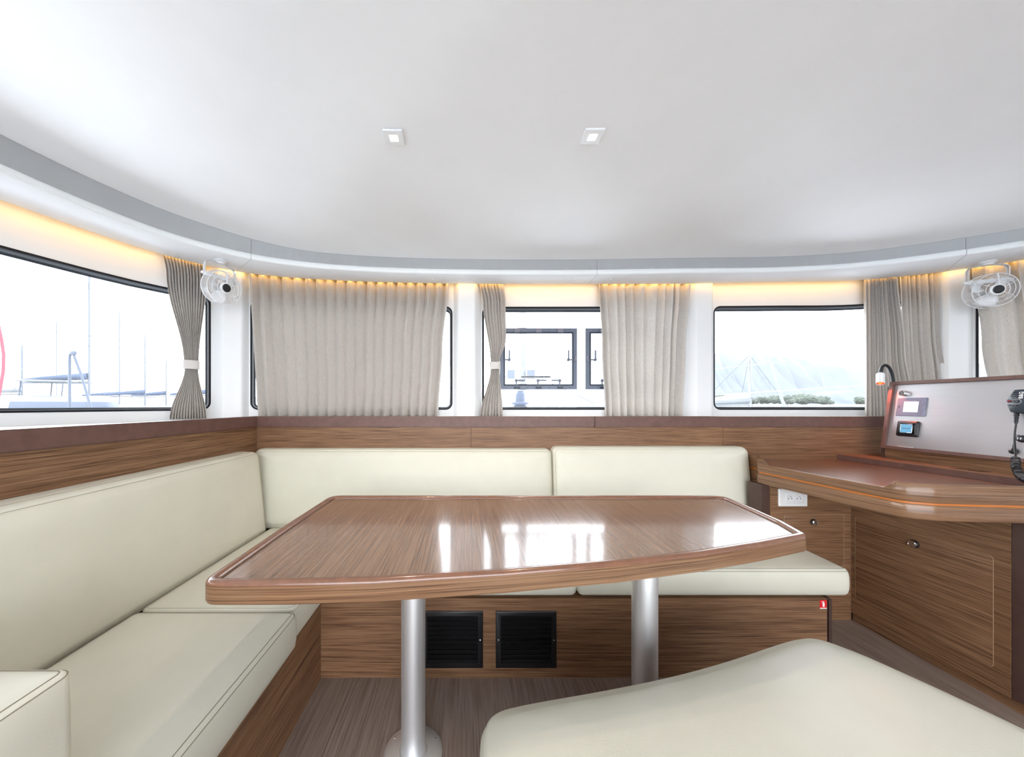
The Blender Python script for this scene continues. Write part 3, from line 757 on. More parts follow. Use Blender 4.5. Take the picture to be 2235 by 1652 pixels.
# hand microphone
hexp = [conpix(x, y, .014) for x, y in ((2205, 899), (2233, 903), (2262, 906), (2272, 868), (2262, 848), (2214, 850.5), (2200, 868), (2197, 882))]
o = roundpoly(hexp, .006, 3)
if area2(o) < 0: o.reverse()
cm_u = sum(p[0] for p in hexp)/8; cm_v = min(p[1] for p in hexp)
t2 = thing('radio_microphone', con(cm_u, cm_v, W0), 'black handheld radio microphone with a coiled cord hanging on the console at the right edge', 'microphone')
finish('body', MB().loft(o, [(.003, W0+.004), (0, W0+.008), (0, W0+.026), (.001, W0+.029), (.0025, W0+.0305)], con), mat('charcoal_mic', (.030, .042, .058), .35), t2, ang=50)
wf = W0+.0307
def mp_(px, py): return conpix(px, py, .0167)
for i in range(4):
    a = mp_(2207+2*abs(i-1.5)*1.2-i*1.0, 856.5+4.2*i); b = mp_(2224, 855.5+4.2*i)
    mb = MB().box(a[0], b[0], a[1]-.0012, a[1]+.0012, wf, wf+.0008, con); finish('speaker_slot', mb, M['black'], t2)
for px, py, r_, m_ in ((2203.5, 875.5, .0065, 'dred'), (2212.5, 876, .0045, 'black'), (2220, 876, .0045, 'black'), (2204, 884.5, .004, 'black'), (2210.5, 884.8, .004, 'black'), (2217, 885, .004, 'black')):
    a = mp_(px, py); b_ = finish('button', MB().lathe([(r_, 0), (r_, .002), (r_*.7, .003), (0, .003)], lambda x, y, h: con(a[0]+x*1.25, a[1]+y*.75, wf+h-.0004), 14), M[m_], t2)
    if m_ == 'black': finish('button_mark', MB().box(a[0]-.0018, a[0]+.0018, a[1]-.0006, a[1]+.0006, wf+.0026, wf+.0029, con), M['greyprint'], b_)
finish('bracket', MB().ring([mp_(x, y) for x, y in ((2199, 871), (2199, 880), (2218, 881.5), (2225, 881), (2229.5, 876), (2225, 871), (2218, 870.5))], 0, wf, .0007, con), M['greyprint'], t2)
# lettering on the microphone, running upwards
fc = bpy.data.curves.new('lettering', 'FONT'); fc.body = 'B&G'; fc.size = .0165; fc.extrude = .0003; fc.offset = .0004
fo = bpy.data.objects.new('lettering', fc); COL.objects.link(fo)
dg = bpy.context.evaluated_depsgraph_get(); lm = bpy.data.meshes.new_from_object(fo.evaluated_get(dg))
COL.objects.unlink(fo); bpy.data.objects.remove(fo)
a = mp_(2232, 870); mb = MB()
mb.add([con(a[0]-v_.co.y, a[1]+v_.co.x, wf+.0004+v_.co.z) for v_ in lm.vertices], [tuple(p.vertices) for p in lm.polygons])
finish('lettering', mb, mat('white_lettering', (.85, .85, .85), .5), t2, smooth=False)
# strain relief, straight cord and coil
pA = Vector(con(*conpix(2220, 901, .0), .004)); pB = Vector(con(*conpix(2218.5, 925, .01), .012))
finish('strain_relief', MB().tube([pA.lerp(pB, i/8) for i in range(9)], [.0085, .0075, .0085, .006, .0075, .0055, .0068, .005, .004], 12), M['black'], t2)
pC = Vector(con(*conpix(2217, 960, .01), .016)); pD = Vector(con(*conpix(2219.5, 1000, .03), .035))
cord = finish('cord', MB().tube([pB, pB.lerp(pC, .5)+Vector((0, .001, 0)), pC, pC.lerp(pD, .5), pD], .0033, 8), M['black'], t2)
mb = MB(); path = [P(2216, 1000, pD.y-.005), P(2217, 1018, 1.44), P(2224, 1036, 1.40), P(2234, 1046, 1.37), P(2250, 1052, 1.35), P(2275, 1048, 1.34)]
pts = []; turns = 30
def pl(f):
    x = f*(len(path)-1); i = min(int(x), len(path)-2); g_ = x-i
    a, b = path[i], path[i+1]; return a.lerp(b, g_)
for i in range(turns*10+1):
    f = i/(turns*10); c_ = pl(f); tt = (pl(min(1, f+.02))-pl(max(0, f-.02))).normalized(); s1_ = tt.orthogonal().normalized(); s1_ = tt.cross(Vector((0, 1, 0))).normalized(); s2_ = tt.cross(s1_)
    q = i/10*2*PI; pts.append(c_+s1_*math.cos(q)*.0105+s2_*math.sin(q)*.0105)
mb.tube(pts, .0024, 5); finish('coil', mb, M['black'], t2)
# usb outlet and its hanging cap
u, v = conpix(2226, 957, 0); fk = lambda a, b, h: con(u+a, v+b, W0+h)
t2 = thing('usb_socket', con(u, v-.015, W0), 'round black charging socket behind the microphone cord, low on the console', 'socket')
finish('body', MB().lathe([(.016, 0), (.016, .004), (.0125, .006), (.0125, .016), (.0105, .017), (0, .017)], fk, 20), M['black'], t2)
finish('port', MB().box(-.006, -.002, -.005, .005, .017, .0178, fk).box(.002, .006, -.005, .005, .017, .0178, fk), M['greyprint'], t2)
u2, v2 = conpix(2208, 984, 0)
finish('cap', MB().lathe([(.012, .002), (.0135, .005), (.013, .009), (.008, .013), (0, .014)], lambda a, b, h: con(u2+a, v2+b, W0+h), 18), M['black'], t2)
finish('cap_strap', MB().tube([con(u-.004, v+.015, W0+.010), con(u-.014, v+.014, W0+.014), con(u2+.002, v2+.04, W0+.012), con(u2, v2+.015, W0+.010), con(u2, v2+.006, W0+.010)], .0022, 6), M['black'], t2)

# ---------------------------------------------------------------- gooseneck reading lamp
t = thing('reading_lamp', tuple(P(1948, 838, 2.05)), 'gooseneck reading lamp with a white head and glowing red lens beside the console', 'lamp')
pts = [P(x, y, 2.04) for x, y in ((1950, 850), (1949.5, 836), (1948, 822), (1944, 809), (1939, 800.5), (1932.5, 797), (1927, 799), (1923.5, 805), (1922, 813), (1921.6, 818))]
sm = Curve([(p.x, p.z) for p in pts], 5)
finish('gooseneck', MB().tube([(q.x, 2.04, q.y) for q in sm.p], .0080, 10), M['black'], t)
finish('mount', MB().box(2.535, 2.575, 2.025, 2.055, 1.12, 1.30), M['post'], t)
a = P(1921.8, 815.5, 2.04); b = P(1920.0, 841.5, 2.04); ax = (b-a).normalized(); e1 = ax.orthogonal().normalized(); e2 = ax.cross(e1); ln = (b-a).length
e_ax = Vector((-.50, -.40, -1)).normalized(); e1 = e_ax.orthogonal().normalized(); e2 = e_ax.cross(e1)
fk = lambda x, y, h: tuple(a+e_ax*h+e1*x+e2*y)
finish('lamp_head', MB().lathe([(.0, -.002), (.014, 0), (.0178, .004), (.018, ln), (.0165, ln+.001), (.0160, ln-.008)], fk, 24), M['white'], t)
finish('lens', MB().lathe([(.016, ln-.003), (0, ln-.002)], fk, 24), M['redled'], t)
finish('bulb', MB().lathe([(.010, ln-.002), (.007, ln-.0005), (0, ln)], fk, 20), M['redcore'], t)
L = bpy.data.lights.new('reading_lamp_light', 'SPOT'); L.energy = 2.2; L.color = (1, .15, .06); L.spot_size = math.radians(110); L.spot_blend = .8; L.shadow_soft_size = .012
lo = bpy.data.objects.new('reading_lamp_light', L); COL.objects.link(lo); lo.location = a+e_ax*(ln+.006); lo.rotation_euler = Vector((-.25, -.45, -1)).to_track_quat('-Z', 'Y').to_euler()

# ---------------------------------------------------------------- ceiling lights
for px, py, rot, lab in ((860, 297, .02, 'square frosted ceiling light on the left, warm centre lit'), (1293, 295, -.02, 'square frosted ceiling light on the right, warm centre lit')):
    h = .95+.0435; Z = h*F_/(CY-py); x = (px-CX)*Z/F_; z = H+h
    t = thing('ceiling_light', (x, Z, z), lab, 'ceiling light', 'square ceiling lights')
    R = lambda a, b, w: (x+a*math.cos(rot)-b*math.sin(rot), Z+a*math.sin(rot)+b*math.cos(rot), z+w)
    s = .0345
    finish('housing', MB().loft(rrect(-s*.9, s*.9, -s*.9, s*.9, .003, 3), [(0, .012), (0, -.001)], R), M['sock'], t)
    finish('glass_plate', MB().loft(rrect(-s, s, -s, s, .0015, 3), [(0, -.001), (0, -.007), (.0008, -.008)], R), M['led_plate'], t)
    finish('led', MB().loft(rrect(-s*.42, s*.42, -s*.42, s*.42, .0015, 3), [(0, -.0078), (0, -.0084)], R), M['led'], t)
    L = bpy.data.lights.new('ceiling_light_lamp', 'AREA'); L.energy = 1.6; L.color = (1, .86, .68); L.size = .03
    lo = bpy.data.objects.new('ceiling_light_lamp', L); COL.objects.link(lo); lo.location = (x, Z, z-.012)

# ---------------------------------------------------------------- warm strip light hidden in the curtain slot
s0, s1 = SC.pix(-40, .03), SC.pix(2300, .03)
mb = MB(); n = 100
mb.grid([[SC.at(s0+(s1-s0)*i/n, off, H+HS+.0195) for i in range(n+1)] for off in (-.012, -.002)])
st = finish('strip_light', mb, M['strip'], None, smooth=False); tag(st, 'warm white strip light tucked above the curtain tops behind the ceiling border', 'strip light')
n = 22
for i in range(n):
    a, b = s0+(s1-s0)*i/n, s0+(s1-s0)*(i+1)/n; p = SC.at((a+b)/2, .010); tg = SC.tan((a+b)/2)
    L = bpy.data.lights.new('strip_light_lamp', 'AREA'); L.shape = 'RECTANGLE'; L.size = (b-a); L.size_y = .008; L.energy = .075; L.color = (1, .52, .09)
    lo = bpy.data.objects.new('strip_light_lamp', L); COL.objects.link(lo); lo.location = (p.x, p.y, H+HS+.022)
    nrm = Vector((-tg.y, tg.x, 0)); dirn = (nrm*.55+Vector((0, 0, -1))).normalized()
    zax = -dirn; xax = Vector((tg.x, tg.y, 0)); yax = zax.cross(xax)
    lo.rotation_euler = Matrix((xax, yax, zax)).transposed().to_euler()

# ---------------------------------------------------------------- curtains
def lerp_tab(tab, v):
    for (a, x), (b, y) in zip(tab[:-1], tab[1:]):
        if v <= b: t_ = (v-a)/(b-a); return x+(y-x)*(t_*t_*(3-2*t_) if len(tab) > 2 else t_)
    return tab[-1][1]
def curtain(label, left, right, folds, amp=.016, off=.036, tie=None, seed=0, zb=ZB+.012, zt=H+HS+.025, warp=0, sharp=.8, group='grey linen curtains', irregular=.25, lean=0):
    rnd = random.Random(seed); ph = [rnd.uniform(-1, 1) for _ in range(folds*2+3)]
    am = [1+irregular*rnd.uniform(-1, 1) for _ in range(folds*2+3)]
    K = 8; NU = folds*K; NV = 44; mb = MB(); rows = []
    cl = {}
    for j in range(NV+1):
        v = j/NV; z = zt+(zb-zt)*v; a = SC.pix(lerp_tab(left, v), off); b = SC.pix(lerp_tab(right, v), off); row = []
        w0 = (b-a)
        for i in range(NU+1):
            x = i/K                     # fold coordinate
            f = int(min(x, folds-1e-6)); fr_ = x-f
            # fold positions wander a little
            shift = (ph[f]*(1-fr_)+ph[f+1]*fr_)*irregular*.9*(1+.3*math.sin(v*2+ph[f]*3)*(irregular > .45))
            if i in (0, NU): shift = 0
            u = (x+shift)/folds; u = max(0, min(1, u))
            tri = 2*abs(2*(fr_-math.floor(fr_+.5)))-1
            sn = -math.cos(2*PI*fr_); wv = tri*sharp+sn*(1-sharp)
            A = amp*(am[f]*(1-fr_)+am[f+1]*fr_)
            if tie:
                q = abs(v-tie); A *= .55+.45*sstep(0, .3, q)
            top = sstep(.10, 0, v); A *= 1+.25*top*math.sin(x*2.3+seed)
            wob = .0012*math.sin(v*5+ph[f]*6)*(1-sstep(.2, 0, v))
            cen = 0
            row.append(SC.at(a+w0*u, off+A*wv+wob+cen, z))
        rows.append(row)
    mb.grid(rows)
    p = SC.at(SC.pix((left[-1][1]+right[-1][1])/2, off), off)
    t = thing('curtain', (p.x, p.y, zb), label, 'curtain', group)
    c_ = finish('drape', mb, M['cloth'], t, ang=70)
    md = c_.modifiers.new('cloth_thickness', 'SOLIDIFY'); md.thickness = .0012; md.offset = 0
    if tie:
        z = zt+(zb-zt)*tie; a = SC.pix(lerp_tab(left, tie)-1.5, off); b = SC.pix(lerp_tab(right, tie)+1.5, off); cs = (a+b)/2; hw = (b-a)/2
        loop = [(math.cos(q*2*PI/28), math.sin(q*2*PI/28)) for q in range(28)]
        rows = [[SC.at(cs+hw*x, off+(amp*.75+.006)*y, z+dz) for x, y in loop] for dz in (-.026, -.0255, .0255, .026)]
        tb = finish('tieback', MB().grid(rows, True), mat('pale_tieback', (.66, .63, .60), .8), t, ang=80)
        md = tb.modifiers.new('band_thickness', 'SOLIDIFY'); md.thickness = .003; md.offset = 1
    return t
curtain('grey linen curtain tied at the waist beside the left window, under the left fan', [(0, 354), (.12, 362), (.645, 401), (.68, 403), (1, 369)], [(0, 449), (.12, 450), (.645, 433), (.68, 432), (1, 451)], 13, amp=.014, off=.024, tie=.66, seed=1, irregular=.1)
curtain('wide closed grey linen curtain with even pleats covering the second window', [(0, 545), (1, 566)], [(0, 980), (.5, 966), (1, 957)], 19, amp=.031, off=.041, seed=2, irregular=.05, sharp=1)
curtain('narrow grey linen curtain tied at the waist left of the hatches', [(0, 1046), (.15, 1054), (.60, 1071), (.64, 1071), (1, 1048)], [(0, 1098), (.15, 1103), (.42, 1104), (.60, 1090), (.64, 1090), (1, 1097)], 7, amp=.014, off=.030, tie=.62, seed=3, irregular=.25)
curtain('half drawn grey linen curtain hanging right of the two hatches', [(0, 1306), (.5, 1314), (1, 1321)], [(0, 1502), (.5, 1492), (1, 1487)], 10, amp=.018, off=.036, seed=4, irregular=.5, sharp=.4)
curtain('gathered grey linen curtain beside the hill window, left one of a pair', [(0, 1887), (1, 1888)], [(0, 1955), (.5, 1972), (1, 1996)], 13, amp=.016, off=.024, seed=5, irregular=.3, sharp=.6)
curtain('darker folded grey linen curtain behind the console, right one of a pair', [(0, 1960), (1, 1975)], [(0, 2045), (.4, 2050), (.8, 2064), (1, 2066)], 7, amp=.014, off=.057, seed=6, irregular=.4, sharp=.4)
curtain('grey linen curtain at the right edge of the picture behind the right fan', [(0, 2118), (.5, 2140), (1, 2170)], [(0, 2900), (1, 2900)], 15, amp=.022, off=.032, seed=7, irregular=.3, sharp=.5)  # carried on out of view to block light from the right window

# ---------------------------------------------------------------- opening hatches in the middle window
YG = SC.at(SC.pix(1200, WO)).y+WO+.050          # inner face of the glass there
YW = YG-.004
def hp(px, py): 
    p = P(px, py, YW-.01); return p.x, p.z
def hatch(px0, px1, py0, py1, lab):
    a, c_ = hp(px0, py1); b, d_ = hp(px1, py0)
    t = finish('hatch_frame', hatch_ring(a, b, c_, d_, 0, .030, 0, .012), M['hatch'], winobj[2]); t['label'] = lab
    finish('seal', hatch_ring(a, b, c_, d_, .030, .040, 0, .016), M['hatchd'], t)
    W_, H_ = b-a, d_-c_
    fb = lambda x, y, w: (x, YW-w, y)
    for k in (.22, .50, .78):
        x = a+W_*k
        finish('hinge', MB().loft(rrect(x-.021, x+.021, d_-.034, d_-.006, .002, 2), [(0, .006), (0, .019), (.002, .021)], fb), M['hatchl'], t)
        finish('keeper', MB().loft(rrect(x-.021, x+.021, c_+.006, c_+.020, .002, 2), [(0, .006), (0, .016), (.002, .018)], fb), M['hatchd'], t)
        hd = MB().lathe([(.0115, .006), (.0115, .024), (.008, .027), (0, .027)], lambda q, r_, h: (x-.006+q, YW-h, c_+.066+r_), 16)
        hd.box(x-.011, x-.001, YW-.020, YW-.008, c_+.030, c_+.060)
        s_ = -1 if k > .7 else 1
        x0_ = x-.006
        hd.box(min(x0_, x0_+s_*.062), max(x0_, x0_+s_*.062), YW-.028, YW-.018, c_+.060, c_+.072)
        finish('latch_handle', hd, M['hatch'], t, bevel=.001)
    for s_, x in ((1, a), (-1, b)):
        zc = c_+H_*.50
        finish('keeper', MB().loft(rrect(min(x+s_*.006, x+s_*.020), max(x+s_*.006, x+s_*.020), zc-.022, zc+.022, .002, 2), [(0, .006), (0, .016), (.002, .018)], fb), M['hatchl'], t)
        hd = MB().lathe([(.0115, .006), (.0115, .024), (.008, .027), (0, .027)], lambda q, r_, h: (x+s_*.068+q, YW-h, zc-.008+r_), 16)
        hd.box(min(x+s_*.034, x+s_*.062), max(x+s_*.034, x+s_*.062), YW-.020, YW-.008, zc-.013, zc-.003)
        hd.box(x+s_*.068-.0055, x+s_*.068+.0055, YW-.028, YW-.018, zc-.008, zc+.062)
        finish('latch_handle', hd, M['hatch'], t, bevel=.001)
    for kx in (.1, .36, .64, .9):
        for zz_ in (c_+.013, d_-.013):
            finish('screw', MB().lathe([(.003, .012), (.0025, .0135), (0, .0138)], lambda q, r_, h: (a+W_*kx+q, YW-h, zz_+r_), 8), M['hatchd'], t)
    return t, a, b, c_, d_
def hatch_ring(a, b, c_, d_, i0, i1, w0, w1):
    mb = MB(); o = [(a, c_), (b, c_), (b, d_), (a, d_)]; nr = normals2(o)
    mb.grid([[(p[0]-q[0]*i, YW-w, p[1]-q[1]*i) for p, q in zip(o, nr)] for i, w in ((i0, w0), (i0, w1-.002), (i0+.002, w1), (i1-.002, w1), (i1, w1-.002), (i1, w0), (i0, w0))], True)
    return mb
h1, a, b, c_, d_ = hatch(1091, 1260, 716, 850, 'grey blue opening hatch, the left one of two')
hatch(1278, 1447, 716, 850, 'grey blue opening hatch partly behind the curtain, the right one of two')
p0 = hp(1138, 825); p1 = hp(1203, 819.5)
st_ = finish('instruction_strip', MB().box(p0[0], p1[0], YG-.003, YG-.0015, p0[1], p1[1]), M['greyprint'], h1)
mb = MB(); random.seed(11); x = p0[0]+.003
while x < p1[0]-.004:
    w_ = random.uniform(.0015, .005); mb.box(x, x+w_, YG-.0036, YG-.003, p0[1]+.004+random.random()*.002, p1[1]-.003-random.random()*.003); x += w_+.0012
finish('fine_print', mb, M['ink'], st_)

# ---------------------------------------------------------------- fans
def fan(loc, yaw, tilt, drop, label):
    """bracket fan hanging from the soffit; head axis leaves along local -Y then yaw and tilt"""
    t = thing('cabin_fan', loc, label, 'fan', 'white fans under the ceiling border')
    Rz = Matrix.Rotation(yaw, 4, 'Z'); Rt = Matrix.Rotation(tilt, 4, 'X'); base = Matrix.Translation(loc) @ Rz
    hc = Vector((0, -.010, -drop)); head = base @ Matrix.Translation(hc) @ Rt
    fb = lambda x, y, z: tuple(base @ Vector((x, y, z)))
    fh = lambda x, y, z: tuple(head @ Vector((x, y, z)))         # disc in local x,z ; axis y
    fd = lambda x, y, h: tuple(head @ Vector((x, h, y)))
    finish('mount', MB().lathe([(.034, 0), (.034, -.006), (.024, -.012), (.021, -.020), (0, -.021)], fb, 24), M['white'], t)
    yk = [(-.083, 0, -drop+.060), (-.083, 0, -.050), (-.079, 0, -.036), (-.068, 0, -.027), (-.045, 0, -.021), (-.02, 0, -.018), (.02, 0, -.018), (.045, 0, -.021), (.068, 0, -.027), (.079, 0, -.036), (.083, 0, -.050), (.083, 0, -drop+.060)]
    finish('yoke', MB().tube([fb(x, y-.005, z) for x, y, z in yk], .0038, 8), M['chrome'], t)
    finish('yoke', MB().tube([fb(x*1.0, y+.007, z) for x, y, z in yk], .0038, 8), M['white'], t)
    finish('crossbar', MB().box(-.086, .086, -.010, .016, -drop+.048, -drop+.072, fb), M['white'], t, bevel=.003)
    for s_ in (-1, 1):
        finish('knob', MB().lathe([(.0085, .083), (.0085, .098), (.006, .101), (0, .101)], lambda a, b, h: fb(s_*h, a, -drop+.060+b), 14), M['white'], t)
    R_ = .094
    g_ = MB()
    for r_, y_ in ((R_, -.034), (R_*.77, -.041), (R_*.50, -.046)):
        g_.tube([fh(r_*math.cos(q*PI/24), y_, r_*math.sin(q*PI/24)) for q in range(48)], .0022 if r_ == R_ else .0016, 6, closed=True)
    for k in range(6):
        q = k*PI/3+PI/2
        g_.tube([fh(r_*math.cos(q), y_, r_*math.sin(q)) for r_, y_ in ((.028, -.047), (R_*.5, -.046), (R_*.77, -.041), (R_, -.034))], .0014 if k else .004, 6)
    finish('front_guard', g_, M['whitem'], t)
    g_ = MB()
    g_.tube([fh(R_*1.03*math.cos(q*PI/24), .020, R_*1.03*math.sin(q*PI/24)) for q in range(48)], .003, 6, closed=True)
    for k in range(44):
        q = k*2*PI/44; g_.tube([fh(r_*math.cos(q), y_, r_*math.sin(q)) for r_, y_ in ((R_*1.03, .020), (R_*.96, .032), (R_*.72, .040), (.030, .044))], .0011, 4)
    for k in range(6):
        q = (k+.5)*PI/3; g_.tube([fh(R_*math.cos(q), -.034, R_*math.sin(q)), fh(R_*1.03*math.cos(q), .020, R_*1.03*math.sin(q))], .0015, 5)
    finish('rear_grille', g_, M['whitem'], t)
    finish('guard_band', MB().grid([[fd(r_*math.cos(q*PI/24), r_*math.sin(q*PI/24), h) for q in range(48)] for r_, h in ((R_, -.033), (R_*1.03, .020), (R_*1.0, .030))], True), M['clear'], t)
    finish('motor', MB().lathe([(.030, .036), (.031, .044), (.030, .072), (.022, .080), (0, .081)], fd, 24), M['white'], t)
    finish('hub_rim', MB().lathe([(.032, -.040), (.032, -.047), (.028, -.050), (.024, -.050)], fd, 24), M['white'], t)
    finish('hub_cap', MB().lathe([(.0235, -.046), (.0235, -.051), (.019, -.0535), (.014, -.0525), (.006, -.0545), (0, -.0545)], fd, 24), M['black'], t)
    for k in range(3):
        mb = MB(); rows = []
        for i in range(7):
            r_ = .014+(.088-.014)*i/6; wd = .35+.45*math.sin(PI*min(1, (i+.6)/6.8)); row = []
            for j in range(7):
                q = k*2*PI/3+.5+(j/6-.5)*2*wd*.85*(1-.25*(i == 6)); row.append(fh(r_*math.cos(q), .012-.018*(j/6-.5)*2, r_*math.sin(q)))
            rows.append(row)
        mb.grid(rows); bl = finish('blade', mb, M['white'], t); md = bl.modifiers.new('blade_thickness', 'SOLIDIFY'); md.thickness = .002
    return t
p = P(481, 567, HS*F_/(CY-569)); fan((p.x, p.y+.0, H+HS), math.radians(66), math.radians(11), .160, 'white bracket fan with black hub under the ceiling border beside the left tied curtain')
p = P(2150, 571, HS*F_/(CY-573)); fan((p.x, p.y-.01, H+HS), math.radians(-21), math.radians(6), .176, 'white bracket fan with black hub under the ceiling border at the right edge')

# ---------------------------------------------------------------- outdoors
mb = MB().box(-900, 900, -300, 1500, -1.75, -1.7); o = struct('ground', mb, M['sea'], smooth=False)
def ridge(name, sk, D, depth, m, label):
    """a long hill with a rounded back built at its own distance"""
    top = Curve([( (px-CX)*D/F_, max(.3, (CY-py)*D/F_)) for px, py in sk], 6); rows = []; rnd = random.Random(5)
    pts = top.p
    for j, (dy, k) in enumerate(((-depth*.5, 0), (-depth*.3, .32), (-depth*.15, .70), (0, 1), (depth*.2, .85), (depth*.5, .35), (depth*.8, 0))):
        rows.append([(p.x*(1+dy/D*.4), D+dy+rnd.uniform(-.03, .03)*depth*(j in (1, 2)), -1.7+(p.y+H+1.7)*k*(1 if k in (0, 1) else rnd.uniform(.92, 1.08))) for p in pts])
    o = finish(name, MB().grid(rows), m, None, ang=180); return tag(o, label, 'hill')
ridge('hill', [(200, 873), (540, 866), (800, 868), (1000, 870), (1100, 872), (1180, 872), (1250, 866), (1330, 850), (1430, 812), (1500, 784), (1550, 773), (1600, 770), (1690, 777), (1760, 780), (1885, 795), (2000, 800), (2150, 792), (2400, 788), (2700, 792), (3200, 830)], 700, 300, M['hill'], 'long pale blue hill across the water in the right window')
ridge('hill', [(1640, 882), (1700, 872), (1760, 862), (1820, 853), (1890, 850), (2000, 846), (2200, 845), (2500, 850), (2800, 870)], 330, 80, M['hill2'], 'low nearer hillside at the foot of the pale blue hill')
mb = MB(); rr = random.Random(4)
rows = []
for j, (y, z) in enumerate(((36, -1.7), (37, 1.15), (39, 1.25), (70, 1.2))): rows.append([(x, y+rr.uniform(-.4, .4), z+rr.uniform(-.05, .05)*(j > 0)) for x in range(18, 90, 2)])
mb.grid(rows); tag(finish('breakwater', mb, M['sand'], None), 'pale stone breakwater along the water behind the shrubs', 'breakwater')
for i, (px, w, h) in enumerate(((1648, 16, 12), (1668, 20, 17), (1688, 17, 20), (1708, 15, 15), (1728, 20, 19), (1748, 18, 22), (1770, 20, 21), (1790, 18, 19), (1806, 14, 12), (1884, 24, 18), (1560, 16, 24))):
    D = 40.0+(i % 2)*3.2; sc_ = D/F_; base = Vector(((px-CX)*sc_, D, 1.20)); rnd = random.Random(i)
    bm = bmesh.new()
    for k in range(12):
        c0 = Vector((rnd.uniform(-.5, .5)*w*sc_, rnd.uniform(-.3, .3), rnd.uniform(.38, .80)*h*sc_)); r_ = rnd.uniform(.22, .40)*h*sc_
        bmesh.ops.create_icosphere(bm, subdivisions=3, radius=1, matrix=Matrix.Translation(c0) @ Matrix.Diagonal((r_*1.3, r_, r_*.9, 1)))
    for v_ in bm.verts: v_.co += Vector((rnd.uniform(-1, 1), rnd.uniform(-1, 1), rnd.uniform(-1, 1)))*.07
    me = bpy.data.meshes.new('shrub'); bm.to_mesh(me); bm.free(); me.materials.append(M['leaf'])
    so = bpy.data.objects.new('shrub', me); COL.objects.link(so); so.location = base
    ordn = ('third', 'fourth', 'fifth', 'sixth', 'seventh', 'eighth', 'ninth', 'tenth', 'eleventh')
    lab = 'grey green shrub on the bank beside the curtain, last on the right' if px == 1884 else 'grey green shrub at the left end of the bank behind the white boat' if px == 1560 else 'grey green shrub on the bank in the right window, %s from the left' % (('second',)+ordn)[i]
    tag(so, lab, 'shrub', 'shrubs on the bank')
mb = MB().box(-2.6, 4.0, -7, REAR-.05, -.25, -.05); struct('cockpit_floor', mb, M['deck'])  # unseen deck, added to bounce light onto the ceiling
# own foredeck, mast foot and guard lines outside the windows
mb = MB(); a, b = .15, SC.L-.15; n = 110  # deck carried on round the unseen sides to bounce light inside
mb.grid([[SC.at(a+(b-a)*i/n, WO+.09, .98) for i in range(n+1)], [SC.at(a+(b-a)*i/n, WO+.5, .86) for i in range(n+1)], [SC.at(a+(b-a)*i/n, WO+2.2, .55) for i in range(n+1)], [SC.at(a+(b-a)*i/n, WO+4.2, .30) for i in range(n+1)], [SC.at(a+(b-a)*i/n, WO+4.25, -1.7) for i in range(n+1)]])
tag(finish('foredeck', mb, M['deck'], None, ang=60), 'white foredeck of the boat just outside the front windows', 'deck')
Dm = 4.3; t = thing('own_mast', tuple(P(1137, 1000, Dm)*1), 'pale mast with a blue winch at its foot outside the middle window', 'mast'); pm = P(1140, 884, Dm)
finish('pole', MB().loft([(pm.x+.055*math.cos(q*PI/8), pm.y+.09*math.sin(q*PI/8)) for q in range(16)], [(0, .60), (0, 9)]), mat('pale_mast_alloy', (.155, .155, .158), .5), t)
pb = P(1135, 884, Dm-.2)
finish('winch', MB().lathe([(.085, .60), (.085, H-.02), (.06, H+.0), (.10, H+.015), (.10, H+.03), (.055, H+.04), (.05, H+.14), (.035, H+.15), (.035, H+.17), (0, H+.17)], lambda a, b, h: (pb.x+a, pb.y+b, h), 18), M['bluecover'], t)
for sx in (-1, 1):
    q = P(1137+sx*22, 816, Dm-.1)
    finish('mast_fitting', MB().box(q.x-.045, q.x+.045, q.y-.02, q.y+.02, q.z-.06, q.z+.05), mat('blue_grey_fitting', (.085, .10, .125), .6), t)
    finish('stay', MB().tube([q, P(1137+sx*160, 880, Dm+.5)], .004, 5), M['rope'], t)
def wire(name, pts, r, m, label, cat):
    return tag(finish(name, MB().tube(pts, r, 6), m, None), label, cat)
def stanchion(x, y, h0, h1, label):
    return tag(finish('stanchion', MB().tube([(x, y, h0), (x, y, h1)], .012, 8), mat('stainless_rail', (.7, .72, .75), .3, .6), None), label, 'rail post')
wire('guard_wire', [P(-120, 700, 3.4), P(600, 776, 5.5)], .004, M['rope'], 'upper guard wire slanting down across the left window', 'wire')
wire('guard_wire', [P(-120, 805, 3.8), P(560, 806, 5.2)], .004, mat('pale_wire', (.12, .125, .14), .4), 'pale level guard wire low in the left window', 'wire')
wire('guard_wire', [P(1400, 872, 5.0), P(2100, 828, 6.2)], .010, M['boat'], 'lower white guard line across the right window', 'wire')
wire('guard_wire', [P(1400, 818, 5.0), P(1565, 805, 5.2), P(1780, 781, 5.6), P(2000, 760, 6)], .006, M['boat'], 'upper white guard line across the right window', 'wire')
# davit pole and red pennant seen through the port window
D = 4.2
t = thing('davit', tuple(P(152, 905, D)), 'dark hooked davit pole in front of the moored catamaran', 'davit')
finish('pole', MB().tube([P(152, 960, D), P(152, 800, D), P(152, 778, D), P(155, 769, D), P(161, 768, D)], .014, 8), M['davit'], t)
finish('pole', MB().tube([P(160, 772, D), P(178, 820, D), P(204, 910, D), P(215, 950, D)], .013, 8), M['davit'], t)
finish('hook_block', MB().lathe([(0, -.03), (.035, -.022), (.04, 0), (.03, .02), (0, .025)], lambda a, b, h: tuple(P(160, 770, D)+Vector((a, b*.6, h))), 14), M['davit'], t)
wire('red_rope', [P(x, y, 3.2) for x, y in ((-14, 660), (-6, 700), (3, 740), (8, 775), (7, 810), (0, 850), (-8, 890))], .012, M['redcloth'], 'curved red line at the far left edge of the left window', 'rope')

